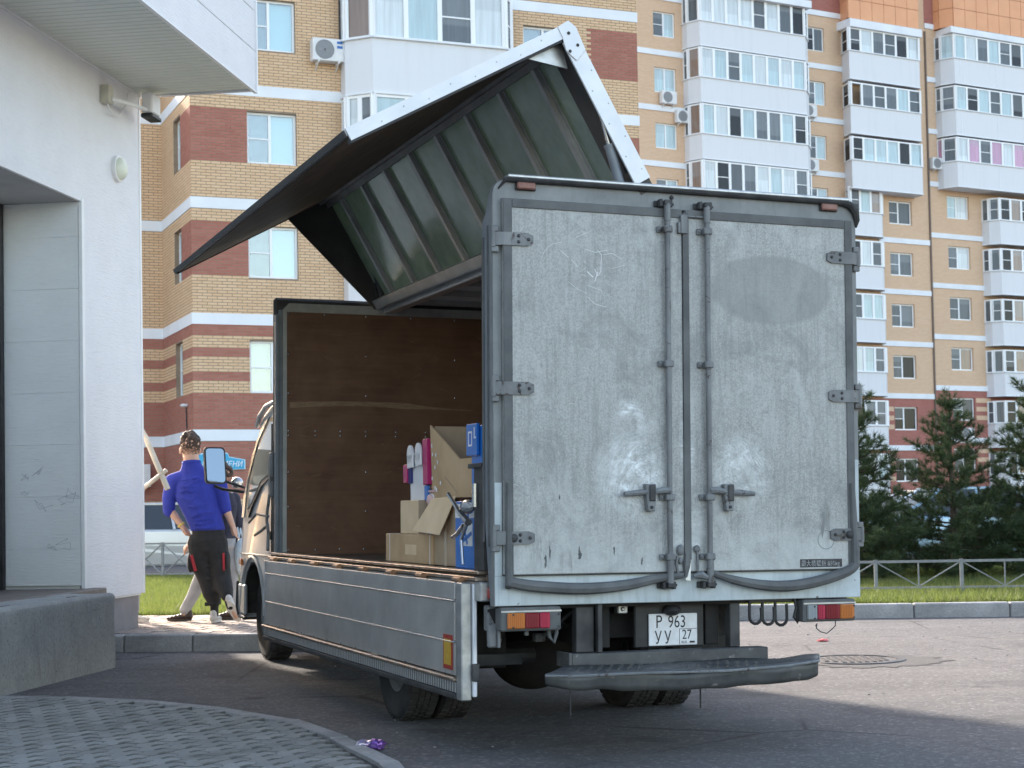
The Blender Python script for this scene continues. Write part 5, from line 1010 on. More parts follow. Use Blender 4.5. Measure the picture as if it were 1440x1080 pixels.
m = T(); slab(m, Cc, sdv, sn, .125, sl-.03, .0305, .038, .03, BLn-.03); m.build('side_lining', M['ply_dark'], sp_)
m = T(); slab(m, Cc, sdv, sn, .07, sl-.005, -.006, .060, -.018, -.001); m.build('end_trim', M['white_skin'], sp_)
m = T(); slab(m, Cc, sdv, sn, .06, sl, .048, .072, -.012, .03); slab(m, Cc, sdv, sn, sl+.001, sl+.012, .0, .034, -.005, BLn); slab(m, Cc, sdv, sn, .3, sl, .032, .045, BLn-.03, BLn); m.build('edge_rubber', M['black'], sp_)
def cplate(y0, dy):
    m = T(); arc = [Cc + (-rn)*.01 - rd*.15 + rn*.0]; pts = [Hh+rd*(rl-.16)+rn*.0, Hh+rd*(rl-.035)-rn*.01, Cc+rd*.012+rn*.012, Cc+sdv*.03-sn*.012, Cc+sdv*.085-sn*.006, Cc+sdv*.085+sn*.05, Cc+sdv*.10+sn*.12, Hh+rd*(rl-.19)+rn*.075]; m.extr([(p.x, y0, p.z) for p in pts], (0, dy, 0)); return m
m = T(); [m.ell((lambda p: (p.x, -.0165, p.z))(Hh+rd*(.12+i*.095)+rn*(.02+.05*(i % 2))), (.0045, .002, .0045), 8, 5) for i in range(8)]; m.build('rivet', M['alu'], wing); m = T(); [m.ell((lambda p: (p.x, -.0185, p.z))(Cc+sdv*(.2+i*.14)+sn*(.02+.02*(i % 2))), (.0045, .002, .0045), 8, 5) for i in range(8)]; m.build('rivet', M['alu'], sp_)
cpl = cplate(-.024, .006).build('corner_plate', M['white_skin'], wing, bevel=.003)
m = T()
for a_, b_ in ((.045, .045), (.12, .03), (.13, .085)): p = Cc-rd*a_+rn*b_; m.ell((p.x, -.026, p.z), (.009, .005, .009), 8, 5)
m.build('bolt', M['darksteel'], cpl)
m = T(); a_, b_, c_ = Cc+sdv*.30+sn*.05, Cc-rd*.02+rn*.06, Cc-rd*.20+rn*.10; m.extr([(p.x, .06, p.z) for p in (a_, Cc+sdv*.06+sn*.06, c_)], (0, .012, 0)); m.build('corner_gusset', M['alu'], wing)
m = T(); tri = [Hh+rd*.0+rn*.0, Cc+sdv*.0+sn*.0, Vector((.039, 0, 2.826))+sn*.0, Hh+rn*.13-rd*.02]; m.extr([(p.x, BLn-.075, p.z) for p in tri], (0, .01, 0)); m.build('front_gusset', M['roof_dark'], wing)
for y in (.035, 4.80):
    a_, b_ = (Vector((.728, y, 2.17)), Vector((.585, y, 2.66))) if y < 1 else (Vector((.845, y, 2.16)), Vector((.70, y, 2.68))); k = a_.lerp(b_, .42)
    m = T(); m.cyl(tuple(a_), tuple(k), .027, n=12); m.cyl(tuple(k), tuple(k+(b_-a_)*.03), .031, n=12); sb_ = m.build('gas_strut', M['post_blue'] if y < 1 else M['darksteel'], truck, True)
    m = T(); m.cyl(tuple(k), tuple(b_), .012, n=10); m.build('strut_rod', M['chrome'], sb_, True)
    m = T(); m.cyl(tuple(b_-(b_-a_)*.05), tuple(b_+(b_-a_)*.03), .02, n=10); m.box(b_.x-.02, b_.x+.02, y-.02, y+.02, b_.z-.01, b_.z+.035, .005); m.tube([a_+Vector((.05, .03, .08)), a_+Vector((.02, .04, .16)), a_+Vector((-.01, .04, .3))], .008, 6); m.build('strut_joint', M['darksteel'], sb_)
m = T(); m.tube([(.82, 4.83, 2.13), (.79, 4.84, 2.25), (.81, 4.83, 2.34)], .016, 8); m.tube([(.88, 4.83, 2.13), (.84, 4.84, 2.24), (.83, 4.83, 2.36)], .013, 8); m.box(.80, .92, 4.80, 4.86, 2.12, 2.18, .006); m.build('lift_hose', M['black'], truck, True)
# latches at both gate ends
m = T(); m.tube([(-.03, .62, .57), (-.035, .53, .53), (-.03, .44, .47), (-.03, .30, .42)], [.012, .010, .014, .02], 8); m.tube([(-.03, .31, .43), (-.035, .40, .33), (-.04, .36, .2)], [.012, .010, .008], 8); m.tube([(-.03, .55, .34), (-.035, .46, .36), (-.03, .38, .4)], .013, 8); m.build('gate_latch', M['chrome'], truck, True)
m = T(); m.ell((-.0, .40, .50), (.03, .09, .04), 12, 8); m.cyl((-.01, .25, .50), (-.01, .25, .62), .018); m.build('latch_knob', M['chrome'], truck, True)
m = T(); m.box(.0, .04, .16, .30, .172, .72, .004); m.box(-.012, .03, .16, .36, .70, .725, .003); m.build('latch_channel', M['darksteel'], truck)
m = T(); m.tube([(-.02, 5.0, .62), (-.03, 5.03, .5), (-.03, 5.06, .42), (-.03, 5.0, .33), (-.03, 5.02, .18)], .012, 8); m.tube([(-.03, 5.0, .45), (-.05, 5.35, .47), (-.05, 5.62, .40)], .010, 8); m.tube([(-.03, 5.02, .38), (-.05, 5.2, .33), (-.05, 5.4, .30)], .012, 8); m.box(-.02, .02, 4.98, 5.06, .60, .95, .01); m.build('front_gate_latch', M['hardware'], truck, True)
# --- cab
def rrect(x0, x1, z0, z1, r, y): return [(x, y, z) for cx, cz, a0 in ((x1-r, z1-r, 0), (x0+r, z1-r, 90), (x0+r, z0+r, 180), (x1-r, z0+r, 270)) for x, z in [(cx+r*math.cos(R(a0+k*30)), cz+r*math.sin(R(a0+k*30))) for k in range(4)]]
def cabshell():
    prof = [(5.12, -.38), (5.12, 1.30), (5.35, 1.40), (5.70, 1.37), (5.98, 1.30), (6.13, 1.23), (6.08, 1.16), (6.36, .90), (6.60, .62), (6.68, .42), (6.72, .22), (6.80, -.02), (6.82, -.28), (6.80, -.43), (6.64, -.43)]
    prof += [(FAX+.43*math.cos(t), -ZL+WR+.46*math.sin(t)) for t in [R(a) for a in (0, 25, 50, 75, 100, 125, 150, 178)]]
    m = T(); tum = lambda z: .04*max(0, z-.45)
    n = len(prof); vs = [(.115+tum(z), y, z) for y, z in prof]+[(1.885-tum(z), y, z) for y, z in prof]
    m.add(vs, [tuple(range(n))[::-1], tuple(range(n, 2*n))]+[(i, (i+1) % n, n+(i+1) % n, n+i) for i in range(n)]); return m.build('cab', M['cab'], truck, bevel=.035)
cab = cabshell(); tx = lambda z, o=.004: .115+.04*max(0, z-.45)-o
def cpoly(name, pts, mat, o=.006, d=.012, par=cab): m = T(); vs = [(tx(z, o), y, z) for y, z in pts]; m.extr(vs, (d, 0, 0)); return m.build(name, mat, par)
cpoly('window_gasket', [(5.50, .76), (5.50, 1.26), (5.72, 1.265), (6.29, .98), (6.49, .68), (6.55, .44), (6.42, .44), (6.30, .53), (5.96, .70), (5.7, .755)], M['black'], .004)
cpoly('side_window', [(5.53, .80), (5.53, 1.22), (5.70, 1.23), (6.22, .965), (6.39, .67), (6.45, .51), (6.36, .54), (5.97, .745), (5.7, .79)], M['cab_glass'], .008, .010)
cpoly('windscreen_pillar', [(5.74, 1.27), (5.98, 1.22), (6.36, .92), (6.62, .62), (6.67, .44), (6.57, .44), (6.51, .69), (6.31, .99)], M['cab'], .010, .014)
m = T(); m.tube([(.13, 5.3, 1.39), (.12, 5.75, 1.36), (.12, 6.0, 1.29), (.13, 6.15, 1.215)], .022, 8); m.build('roof_gutter', M['cab'], cab, True)
m = T(); m.box(.10, .118, 5.15, 6.72, .12, .128); m.box(.105, .118, 5.50, 5.506, -.2, 1.2); m.build('panel_gap', M['black'], cab)
arc = [(FAX+.47*math.cos(t), -ZL+WR+.50*math.sin(t)) for t in [R(a) for a in range(-5, 186, 14)]]
m = T(); m.tube([(.114, y, z) for y, z in arc], .018, 8); m.build('wheel_arch', M['cab'], cab, True)
m = T(); m.tube([(.12, 6.56, -.43), (.11, 6.76, -.42), (.105, 6.82, -.34), (.105, 6.82, -.12)], [.015, .022, .022, .014], 8); m.box(.12, 1.88, 6.76, 6.85, -.46, -.22, .03); m.build('front_bumper', M['black'], cab, True)
m = T(); m.box(.10, .13, 6.52, 6.80, -.40, -.14, .012); m.build('bumper_corner', M['cab'], cab); m = T(); arc_o = [(FAX+.445*math.cos(t), -ZL+WR+.475*math.sin(t)) for t in [R(a) for a in range(0, 181, 12)]]; arc_i = [(FAX+.41*math.cos(t), -ZL+WR+.44*math.sin(t)) for t in [R(a) for a in range(180, -1, -12)]]; m.extr([(.122, y, z) for y, z in arc_o+arc_i], (1.75, 0, 0)); m.box(.5, 1.5, FAX-.43, FAX+.43, -ZL+WR-.05, .1); m.build('wheel_housing', M['chassis'], cab); m = T(); m.box(.10, .118, 6.66, 6.76, .02, .08, .008); m.build('indicator', M['amber'], cab)
m = T(); m.box(.075, .115, 5.40, 5.52, .26, .33, .008); m.build('door_handle', M['black'], cab)
ma = T(); ma.tube([(.14, 6.70, .66), (-.02, 6.88, .69), (-.09, 6.9, .72)], .014, 8); ma.tube([(.14, 6.70, .70), (.0, 6.88, .76), (-.06, 6.9, .80)], .012, 8); arm = ma.build('mirror_arm', M['black'], cab, True)
m = T(); m.extr([(x, 6.866+(z-.9)*.30+.2*(x+.087), z) for x, _, z in rrect(-.184, .010, .734, 1.064, .035, 0)], (0, .06, 0)); mh = m.build('mirror_housing', M['black'], arm)
m = T(); m.extr([(x, 6.862+(z-.9)*.30+.2*(x+.087), z) for x, _, z in rrect(-.170, -.004, .748, 1.050, .03, 0)], (0, .003, 0)); m.extr([(x, 6.873+(z-.9)*.20, z) for x, _, z in rrect(-.180, .006, .738, 1.060, .03, 0)][::-1], (0, .03, 0)) if False else None; m.build('mirror_glass', M['mirror'], arm)
m = T(); m.ell((.105, 6.86, .745), (.055, .06, .055), 14, 8); m.build('round_mirror', M['chrome'], arm, True)

# ================================================================ LOAD INSIDE THE TRUCK (each rests on the truck floor or on another box)
def cargo(name, label, cat, pos, rz=0, group=None, tilt=None):
    Mx = TW @ Matrix.Translation((pos[0], pos[1], pos[2]+ZL)) @ Matrix.Rotation(rz, 4, 'Z')
    if tilt: Mx = Mx @ tilt
    return thing(name, label, cat, mat=Mx, group=group)
c = cargo('cardboard_box', 'long flat tan cardboard carton lying on the truck floor', 'cardboard box', (.09, 1.27, .172)); m = MB(); m.box(0, .50, 0, .93, 0, .172, .004); m.build('carton', M['card'], c)
m = MB(); m.box(-.0015, .502, .04, .046, -.0, .1735); m.box(-.0015, .502, .84, .846, -.0, .1735); m.build('strap', M['white_card'], c); m = MB(); m.box(-.001, .0, .30, .52, .05, .11); m.build('label', M['card_pale'], c); m = MB(); m.box(.22, .27, -.001, .931, .1, .1732); m.build('tape', M['tape'], c)
c = cargo('cardboard_box', 'upright taped cardboard carton between the flat carton and the blue box', 'cardboard box', (.10, .80, .172)); m = MB(); m.box(0, .40, 0, .455, 0, .36, .004); m.build('carton', M['card_in'], c)
m = MB(); m.extr([(-.004, .50, .375), (-.08, .63, .195), (-.07, .16, .175), (-.004, .07, .385)], (.006, .0, .006)); m.build('flap', M['card_pale'], c)
m = MB(); m.box(-.0015, 0, .24, .275, 0, .34); m.build('tape', M['tape'], c)
c = cargo('cardboard_box', 'small pale carton standing on the flat carton', 'cardboard box', (.10, 1.56, .346)); m = MB(); m.box(0, .28, 0, .36, 0, .20, .004); m.build('carton', M['card_pale'], c)
m = MB(); m.box(-.0, .28, -.012, -.001, .0, .20); m.build('side_wall', M['card_in'], c)
c = cargo('cardboard_box', 'large open cardboard carton with cut down side, behind the smaller boxes', 'cardboard box', (.15, .66, .555)); m = MB(); t_ = .010
m.box(0, .60, 0, .73, 0, t_); m.box(0, .60, .73, .73+t_, 0, .42); m.box(.60, .61, 0, .74, 0, .40); m.box(0, .60, -t_, 0, 0, .20); m.build('carton', M['card_in'], c)
m = MB(); m.extr([(-.012, .745, .0), (-.012, .0, .0), (-.004, .03, .215), (-.012, .27, .215), (-.030, .50, .33), (-.035, .72, .425)], (.010, 0, 0)); m.build('side_wall', M['card'], c)
m = MB(); rs = random.Random(9)
for i in range(9): k = rs.uniform(.05, .95); m.ell((-.030, .72-.2*rs.random(), .03+k*.32), (.004, .006, .013), 6, 4)
stuff(m.build('torn_spot', M['white_card'], c)); m = MB(); m.extr([(-.0135, .62, .17), (-.0135, .30, .03), (-.0135, .30, .022), (-.0135, .62, .160)], (.001, 0, 0)); m.build('crease', M['card_in'], c)
c0 = cargo('cardboard_box', 'cardboard carton hidden under the large open carton', 'cardboard box', (.53, .55, .153)); m = MB(); m.box(0, .62, 0, .84, 0, .40, .004); m.build('carton', M['card_in'], c0)
def bluebox(label, pos, dims, lab):
    c = cargo('blue_box', label, 'printed box', pos, 0, 'blue printed boxes in the truck'); w, l, h = dims; m = MB(); m.box(0, w, 0, l, 0, h, .003); m.build('carton', M['blue_box'], c)
    for q, mk in lab: m = MB(); m.box(-.0015, -.0002, *q); m.build('printed_patch', M[mk], c)
    return c
b1 = bluebox('blue printed box on the truck floor behind the rear post', (.06, .37, .172), (.32, .40, .36), [((.27, .40, .27, .345), 'white_card'), ((.02, .17, .27, .345), 'white_card'), ((.12, .30, .12, .24), 'white_card')])
m = MB(); m.bar((-.003, .29, .14), (-.003, .13, .19), .02, .002, (1, 0, 0)); m.bar((-.003, .25, .22), (-.003, .20, .13), .02, .002, (1, 0, 0)); m.build('logo', M['blue_box'], b1)
b2 = bluebox('tall blue printed box standing on the lower blue box by the rear post', (.09, .385, .534), (.26, .20, .40), []); m = MB(); m.box(-.022, -.004, .06, .225, .24, .41, .003); p_ = m.build('lid_flap', M['blue_box'], b2); m = MB(); m.box(-.0235, -.0222, .13, .14, .29, .37); m.box(-.0235, -.0222, .18, .19, .29, .37); m.box(-.0235, -.0222, .141, .179, .29, .30); m.box(-.0235, -.0222, .141, .179, .36, .37); m.box(-.0235, -.0222, .09, .10, .33, .39); m.box(-.0235, -.0222, .07, .09, .33, .34); stuff(m.build('print', M['white_card'], p_))
d_ = cargo('display_stand', 'white and magenta folded cardboard display standing on the pale carton', 'display stand', (.12, 1.44, .548), 0, None, Matrix.Rotation(R(-3), 4, 'X'))
m = MB(); m.box(.02, .06, .09, .40, 0, .30, .003); m.build('back_board', M['white_card'], d_); m = MB(); m.box(0, .10, 0, .088, .09, .36, .003); m.build('side_panel', M['magenta'], d_); m = MB(); m.box(0, .09, .402, .48, .13, .24, .003); m.build('side_panel', M['magenta'], d_)
m = MB(); m.box(.008, .018, .34, .40, .12, .26); m.build('stripe', M['navy'], d_); m = MB(); m.box(.008, .018, .02, .088, .0, .085); m.build('stripe', M['blue_box'], d_)
for yy in (.165, .325): m = MB(); m.box(-.006, .006, yy-.055, yy+.055, .21, .29, .004); m.cyl((-.006, yy, .295), (.006, yy, .295), .054, n=16); m.build('round_tab', M['white_card'], d_)
p = cargo('white_packet', 'small white and pink packet on top of the pale carton', 'packet', (.15, 1.29, .513), R(8)); m = MB(); m.box(0, .12, 0, .16, 0, .075, .01); m.build('pack', M['white_card'], p); m = MB(); m.ell((-.004, .13, .03), (.02, .035, .035)); m.box(-.01, .11, .0, .15, .0752, .09, .005); m.build('pink_trim', pm('pale_pink', (.62, .42, .40), None, rough=.5), p)
c1 = cargo('cardboard_box', 'carton with a blue lid edge behind the pale flap', 'cardboard box', (.14, 1.285, .346)); m = MB(); m.box(0, .26, 0, .23, 0, .165, .004); m.build('carton', M['blue_box'], c1); m = MB(); m.box(-.008, -.001, .02, .21, .06, .14, .002); m.build('label', M['white_card'], c1); m = MB(); m.box(-.0095, -.0082, .06, .15, .07, .11); m.build('print', M['blue_box'], c1)
# ================================================================ FENCES
def fence(name, label, pts, h, bay, style, zb=LZ):
    P = [Vector((*p, zb)) for p in pts]; f = thing('metal_fence', label, 'fence', tuple(P[0])); off = -P[0]
    d = (P[1]-P[0]); n = round(d.length/bay); d.normalize(); L = (P[1]-P[0]).length/n; up = Vector((0, 0, 1))
    pm_ = MB(); pm_.box(-.02, .02, -.02, .02, -.25, h+.01); pme_ = pm_.mesh('post', M['fence'])
    a = math.atan2(d.y, d.x); Rz = Matrix.Rotation(a, 4, 'Z')
    for i in range(n+1): put('post', pme_, f, Matrix.Translation(d*(L*i)) @ Rz)
    rl_ = MB(); rl_.box(.021, L-.021, -.012, .012, h-.03, h); rl_.box(.021, L-.021, -.012, .012, .06, .085); rme_ = rl_.mesh('rail', M['fence'])
    br = MB()
    if style == 'V': br.bar((.03, 0, h-.035), (L/2, 0, .085), .014, .014, (0, 1, 0)); br.bar((L/2, 0, .085), (L-.03, 0, h-.035), .014, .014, (0, 1, 0)); br.box(L/2-.008, L/2+.008, -.008, .008, .086, h-.031)
    else: br.bar((.03, 0, h-.035), (L/2-.01, 0, .085), .02, .02, (0, 1, 0)); br.bar((.03, .0, .085), (L/2-.01, .0, h-.035), .02, .02, (0, 1, 0)); br.bar((L/2+.01, 0, h-.035), (L-.03, 0, .085), .02, .02, (0, 1, 0)); br.bar((L/2+.01, .0, .085), (L-.03, .0, h-.035), .02, .02, (0, 1, 0)); br.box(L/2-.014, L/2+.014, -.012, .012, .086, h-.031)
    bme_ = br.mesh('brace', M['fence'])
    for i in range(n): X = Matrix.Translation(d*(L*i)) @ Rz; put('rail', rme_, f, X); put('brace', bme_, f, X)
    return f
fence('f', 'low grey metal fence with V braces on the lawn right of the truck', [(2.34, 20.42), (9.35, 19.62)], .40, .997, 'V')
fence('f', 'grey metal fence with crossed braces along the lawn behind the people', [(-11.2, 31.4), (-2.4, 28.0)], .62, 1.35, 'X')

# ================================================================ PINES
def pine(x, y, h, spread, seed, label):
    r_ = random.Random(seed); g_ = np.random.default_rng(seed)
    t = thing('pine_tree', label, 'pine tree', (x, y, LZ), 'young pines behind the low fence')
    m = MB(); m.tube([(0, 0, -.1), (.02, .01, h*.35), (0, .02, h*.7), (.01, 0, h*.97)], [.055, .045, .028, .008], 8); limbs = MB(); tips = []
    z = .12
    while z < h*.97:
        k = z/h; R0 = spread*(1-k)**.8*(.85 if k < .12 else 1)+.05; nb = r_.randint(4, 6); a0 = r_.uniform(0, 6.28)
        for i in range(nb):
            a = a0+i*6.283/nb+r_.uniform(-.3, .3); Lb = R0*r_.uniform(.6, 1.15); up = .10+.55*k
            p0 = Vector((0, 0, z+r_.uniform(-.06, .06))); d = Vector((math.cos(a), math.sin(a), up-.15)); p1 = p0+d*Lb*.55; p2 = p0+d*Lb+Vector((0, 0, Lb*.16))
            limbs.tube([p0, p1, p2], [.014*(1-k)+.006, .009, .004], 5)
            ns = max(2, int(Lb/.075))
            for s in range(ns):
                f = .22+.78*(s+.5)/ns; q = p0.lerp(p1, f/.55) if f < .55 else p1.lerp(p2, (f-.55)/.45)
                for _ in range(3): side = Vector((r_.gauss(0, 1), r_.gauss(0, 1), r_.gauss(.25, .5))).normalized(); tips.append((q+side*r_.uniform(.0, .16)*(1-.3*f), (d.normalized()*.7+side+Vector((0, 0, .5))).normalized()))
            tips.append((p2, (d+Vector((0, 0, .6))).normalized()))
        z += r_.uniform(.15, .25)*(.62 if k < .38 else 1)
    for i in range(14): tips.append((Vector((r_.gauss(0, .03), r_.gauss(0, .03), h*(.9+.1*i/14))), Vector((r_.gauss(0, .4), r_.gauss(0, .4), 1)).normalized()))
    m.build('trunk', M['bark'], t, True); limbs.build('limbs', M['bark'], t, True)
    P = np.array([p for p, _ in tips]); D = np.array([d for _, d in tips]); nn = 34
    P = np.repeat(P, nn, 0); D = np.repeat(D, nn, 0); N = len(P); dir_ = D*.75+g_.normal(0, .55, (N, 3)); dir_ /= np.linalg.norm(dir_, axis=1)[:, None]; L = g_.uniform(.06, .12, N)
    off = np.cross(dir_, g_.normal(0, 1, (N, 3))); off /= np.linalg.norm(off, axis=1)[:, None]; off *= .0040
    base = P + D*g_.uniform(-.04, .03, (N, 1)); v = np.stack([base-off, base+off, base+dir_*L[:, None]], 1)
    me = bpy.data.meshes.new('crown'); me.vertices.add(N*3); me.vertices.foreach_set('co', v.reshape(-1)); me.loops.add(N*3); me.loops.foreach_set('vertex_index', np.arange(N*3, dtype=np.int32)); me.polygons.add(N); me.polygons.foreach_set('loop_start', np.arange(0, N*3, 3, dtype=np.int32)); me.polygons.foreach_set('loop_total', np.full(N, 3, dtype=np.int32)); me.update(calc_edges=True); me.materials.append(M['needle'])
    stuff(put('crown', me, t)); return t
pine(4.78, 23.6, 2.75, 1.05, 3, 'dark green young pine half hidden behind the right edge of the truck')
pine(6.28, 24.0, 2.55, 1.25, 5, 'middle young pine with dense low boughs behind the low fence')
pine(7.55, 24.2, 2.95, 1.15, 8, 'tallest young pine at the right edge of the photo')
pine(5.45, 25.2, 1.15, .95, 12, 'short bushy pine behind and between the two left pines')
pine(7.05, 25.6, 1.15, .8, 15, 'low pine filling the gap between the two right pines')

# ================================================================ PARKED CARS
def car(label, loc, rz, paint, group='cars parked in front of the apartment blocks', suv=False):
    t = thing('parked_car', label, 'car', loc, group); t.rotation_euler = (0, 0, rz); dz = .12 if suv else 0
    prof = [(-2.15, .32), (-2.18, .62+dz), (-2.05, .86+dz), (-1.15, .95+dz), (1.25, .98+dz), (2.0, .92+dz), (2.12, .70+dz), (2.15, .34)]
    low = [(1.72, .32), (1.62, .55), (1.40, .64), (1.18, .55), (1.08, .26), (-1.05, .26), (-1.15, .55), (-1.38, .64), (-1.60, .55), (-1.70, .32)]
    m = MB(); poly = prof+low; n = len(poly); vs = [(x, -.84+.04*abs(z-.6), z) for x, z in poly]+[(x, .84-.04*abs(z-.6), z) for x, z in poly]; m.add(vs, [tuple(range(n)), tuple(range(n, 2*n))[::-1]]+[((i+1) % n, i, n+i, n+(i+1) % n) for i in range(n)]); b = m.build('body', paint, t, bevel=.05)
    gp = [(-1.05, .95+dz), (-.25, 1.42+dz), (.95, 1.45+dz), (1.75, .98+dz)] if not suv else [(-1.05, 1.07), (-.35, 1.60), (1.6, 1.62), (2.0, 1.07)]
    m = MB(); k = len(gp); vs = [(x, -.80+.16*(z-.95-dz)/.5, z) for x, z in gp]+[(x, .80-.16*(z-.95-dz)/.5, z) for x, z in gp]; m.add(vs, [tuple(range(k))[::-1], tuple(range(k, 2*k)), (0, 1, k+1, k), (2, 3, k+3, k+2)]); m.build('windows', M['glass_dark'], t)
    m = MB(); (x1, z1), (x2, z2) = gp[1], gp[2]; m.box(x1-.06, x2+.06, -.66, .66, z1-.01, z1+.05, .02)
    for sy in (-1, 1):
        for (xa, za), (xb, zb) in ((gp[0], gp[1]), (gp[3], gp[2]), ((.35, gp[0][1]), (.40, z1))): m.bar((xa, sy*.805, za), (xb, sy*.655, zb), .07, .05, (1, 0, 0))
    m.build('roof', paint, t)
    for sy in (-1, 1):
        m = MB(); m.box(-.95, -.78, sy*.93-.09, sy*.93+.09, .98+dz, 1.10+dz, .02); m.build('side_mirror', paint, t)
        m = MB(); m.box(-2.16, -2.02, sy*.62-.16, sy*.62+.16, .66+dz, .80+dz, .02); m.build('headlight', M['clearlens'], t); m = MB(); m.box(2.0, 2.14, sy*.64-.14, sy*.64+.14, .70+dz, .86+dz, .02); m.build('tail_light', M['red'], t)
        for x in (-1.38, 1.40):
            m = MB(); m.lathe((x, sy*.70-(.09 if sy > 0 else -.09)*0-.1, .31), (0, 1, 0), [(.0, .0), (.2, .0), (.31, .03), (.31, .17), (.2, .2), (0, .2)], 20); w = m.build('wheel', M['rubber'], t, True); m = MB(); m.lathe((x, sy*.70+sy*.102, .31), (0, sy, 0), [(.19, 0), (.18, .01), (0, .012)], 14); m.build('rim', M['alu'], w)
    return t
cp = lambda n, a, b: pm(n, a, b, 2, .28, .4)
car('silver blue car seen through the gap left of the middle pine', (9.2, 38.0, 0), R(8), cp('silver_blue_paint', (.42, .50, .58), (.38, .46, .54)))
car('white car behind the middle pine', (13.2, 39.5, 0), R(8), cp('white_car_paint', (.66, .67, .68), (.6, .61, .62)))
car('pale grey car low between the middle and right pines', (10.4, 33.0, 0), R(5), cp('pale_grey_paint', (.5, .51, .52), (.45, .46, .47)))
car('pale blue car behind the lowest boughs of the middle pine', (8.0, 31.2, 0), R(4), cp('pale_blue_paint', (.35, .50, .62), (.32, .46, .58)))
car('silver car parked behind the crossed fence at the left', (-6.4, 32.6, 0), R(-158), cp('silver_paint', (.48, .49, .50), (.42, .43, .44)))
car('white car parked behind the crossed fence beyond the truck cab', (-2.2, 31.4, 0), R(-158), cp('white_paint', (.62, .63, .64), (.58, .58, .6)))

# ================================================================ SMALL THINGS ON THE GROUND
mh = thing('manhole_cover', 'round cast manhole cover in a dark patch of asphalt right of the truck', 'manhole cover', (2.66, 13.28, 0))
m = MB(); m.lathe((0, 0, 0), (0, 0, 1), [(.34, -.02), (.34, .012), (.40, .012), (.41, .0)], 36); m.build('rim', M['darksteel'], mh, True)
m = MB(); m.cyl((0, 0, -.01), (0, 0, .006), .335, n=36)
for i in range(-5, 6):
    for j in range(-5, 6):
        if i*i+j*j < 24: m.box(i*.058-.018, i*.058+.018, j*.058-.018, j*.058+.018, .006, .013)
m.build('lid', pm('cast_iron', (.07, .066, .066), (.15, .14, .135), 20, .55, .4), mh)
pt = MB(); rs = random.Random(4); pt.quad(*[((.50+.16*rs.random())*math.cos(R(a))+.12, (.46+.14*rs.random())*math.sin(R(a))-.10, .004) for a in range(0, 360, 6)]); pt.build('asphalt_patch', pm('fresh_asphalt', (.05, .05, .053), (.085, .082, .08), 60, .85, bump=.5, bscale=90), mh)
def crumple(name, label, loc, s, mats, seed):
    t = thing(name, label, 'litter', loc); r_ = random.Random(seed)
    for q, mk in enumerate(mats):
        bm = bmesh.new(); bmesh.ops.create_icosphere(bm, subdivisions=3, radius=1)
        from mathutils import noise
        for v in bm.verts:
            n = noise.noise_vector(v.co*1.7+Vector((seed+q*3, 0, 0))); v.co = Vector((v.co.x*s[0], v.co.y*s[1], v.co.z*s[2])) + Vector((n.x*s[0], n.y*s[1], n.z*s[2]))*.75 + Vector((q*s[0]*.9, q*s[1]*.2, 0)); v.co.z = max(v.co.z+s[2]*.8, .002)
        me = bpy.data.meshes.new('wrapper'); bm.to_mesh(me); bm.free(); me.materials.append(mk); put('wrapper', me, t)
    return t
foil = pm('purple_foil', (.10, .03, .22), (.24, .12, .40), 14, .22, .5); foil2 = pm('silver_foil', (.55, .53, .60), (.28, .2, .42), 16, .22, .7)
crumple('crumpled_wrapper', 'crumpled purple and silver wrapper on the asphalt beside the paving kerb', (-.80, 8.85, .0), (.055, .045, .028), [foil2, foil], 3)
crumple('red_scrap', 'small red paper scrap on the road behind the manhole cover', (2.76, 15.1, 0), (.05, .03, .012), [pm('red_paper', (.55, .05, .05), (.62, .2, .2), 20, .6)], 6)
rs = random.Random(21); m = MB()
for i in range(260):
    x, y = rs.uniform(-3, 8), rs.uniform(8.5, 17.8); s = rs.uniform(.002, .006)
    m.box(-s, s, -s, s, -.002, s*1.2, 0, Matrix.Translation((x, y, 0)) @ Matrix.Rotation(rs.uniform(0, 3), 4, 'Z'))
tag(stuff(m.build('grit', M['asphalt_chip'])), 'loose grit and small stones scattered over the asphalt', 'grit')

# ================================================================ PEOPLE
def remesh(name, mb, vox, mat, parent, smooth=6):
    me = mb.mesh(name, mat); o = bpy.data.objects.new(name+'_src', me); COL.objects.link(o)
    rm = o.modifiers.new('r', 'REMESH'); rm.mode = 'VOXEL'; rm.voxel_size = vox; sm = o.modifiers.new('s', 'SMOOTH'); sm.iterations = smooth; sm.factor = .5
    dg = bpy.context.evaluated_depsgraph_get(); me2 = bpy.data.meshes.new_from_object(o.evaluated_get(dg)); bpy.data.objects.remove(o)
    me2.name = name; me2.materials.clear(); me2.materials.append(mat); me2.polygons.foreach_set('use_smooth', [True]*len(me2.polygons)); return put(name, me2, parent)
def limb(mb, pts, step=.3):
    """sweep of overlapping ellipsoids along (point, radius or (rx,ry,rz))"""
    for (p, r), (q, s) in zip(pts[:-1], pts[1:]):
        p, q = Vector(p), Vector(q); r = Vector((r, r, r)) if not isinstance(r, tuple) else Vector(r); s = Vector((s, s, s)) if not isinstance(s, tuple) else Vector(s)
        n = max(2, int((q-p).length/(min(r.x, s.x, r.y, s.y)*step))+1)
        for i in range(n+1): t = i/n; mb.ell(p.lerp(q, t), tuple(r.lerp(s, t)), 12, 8)
    return mb
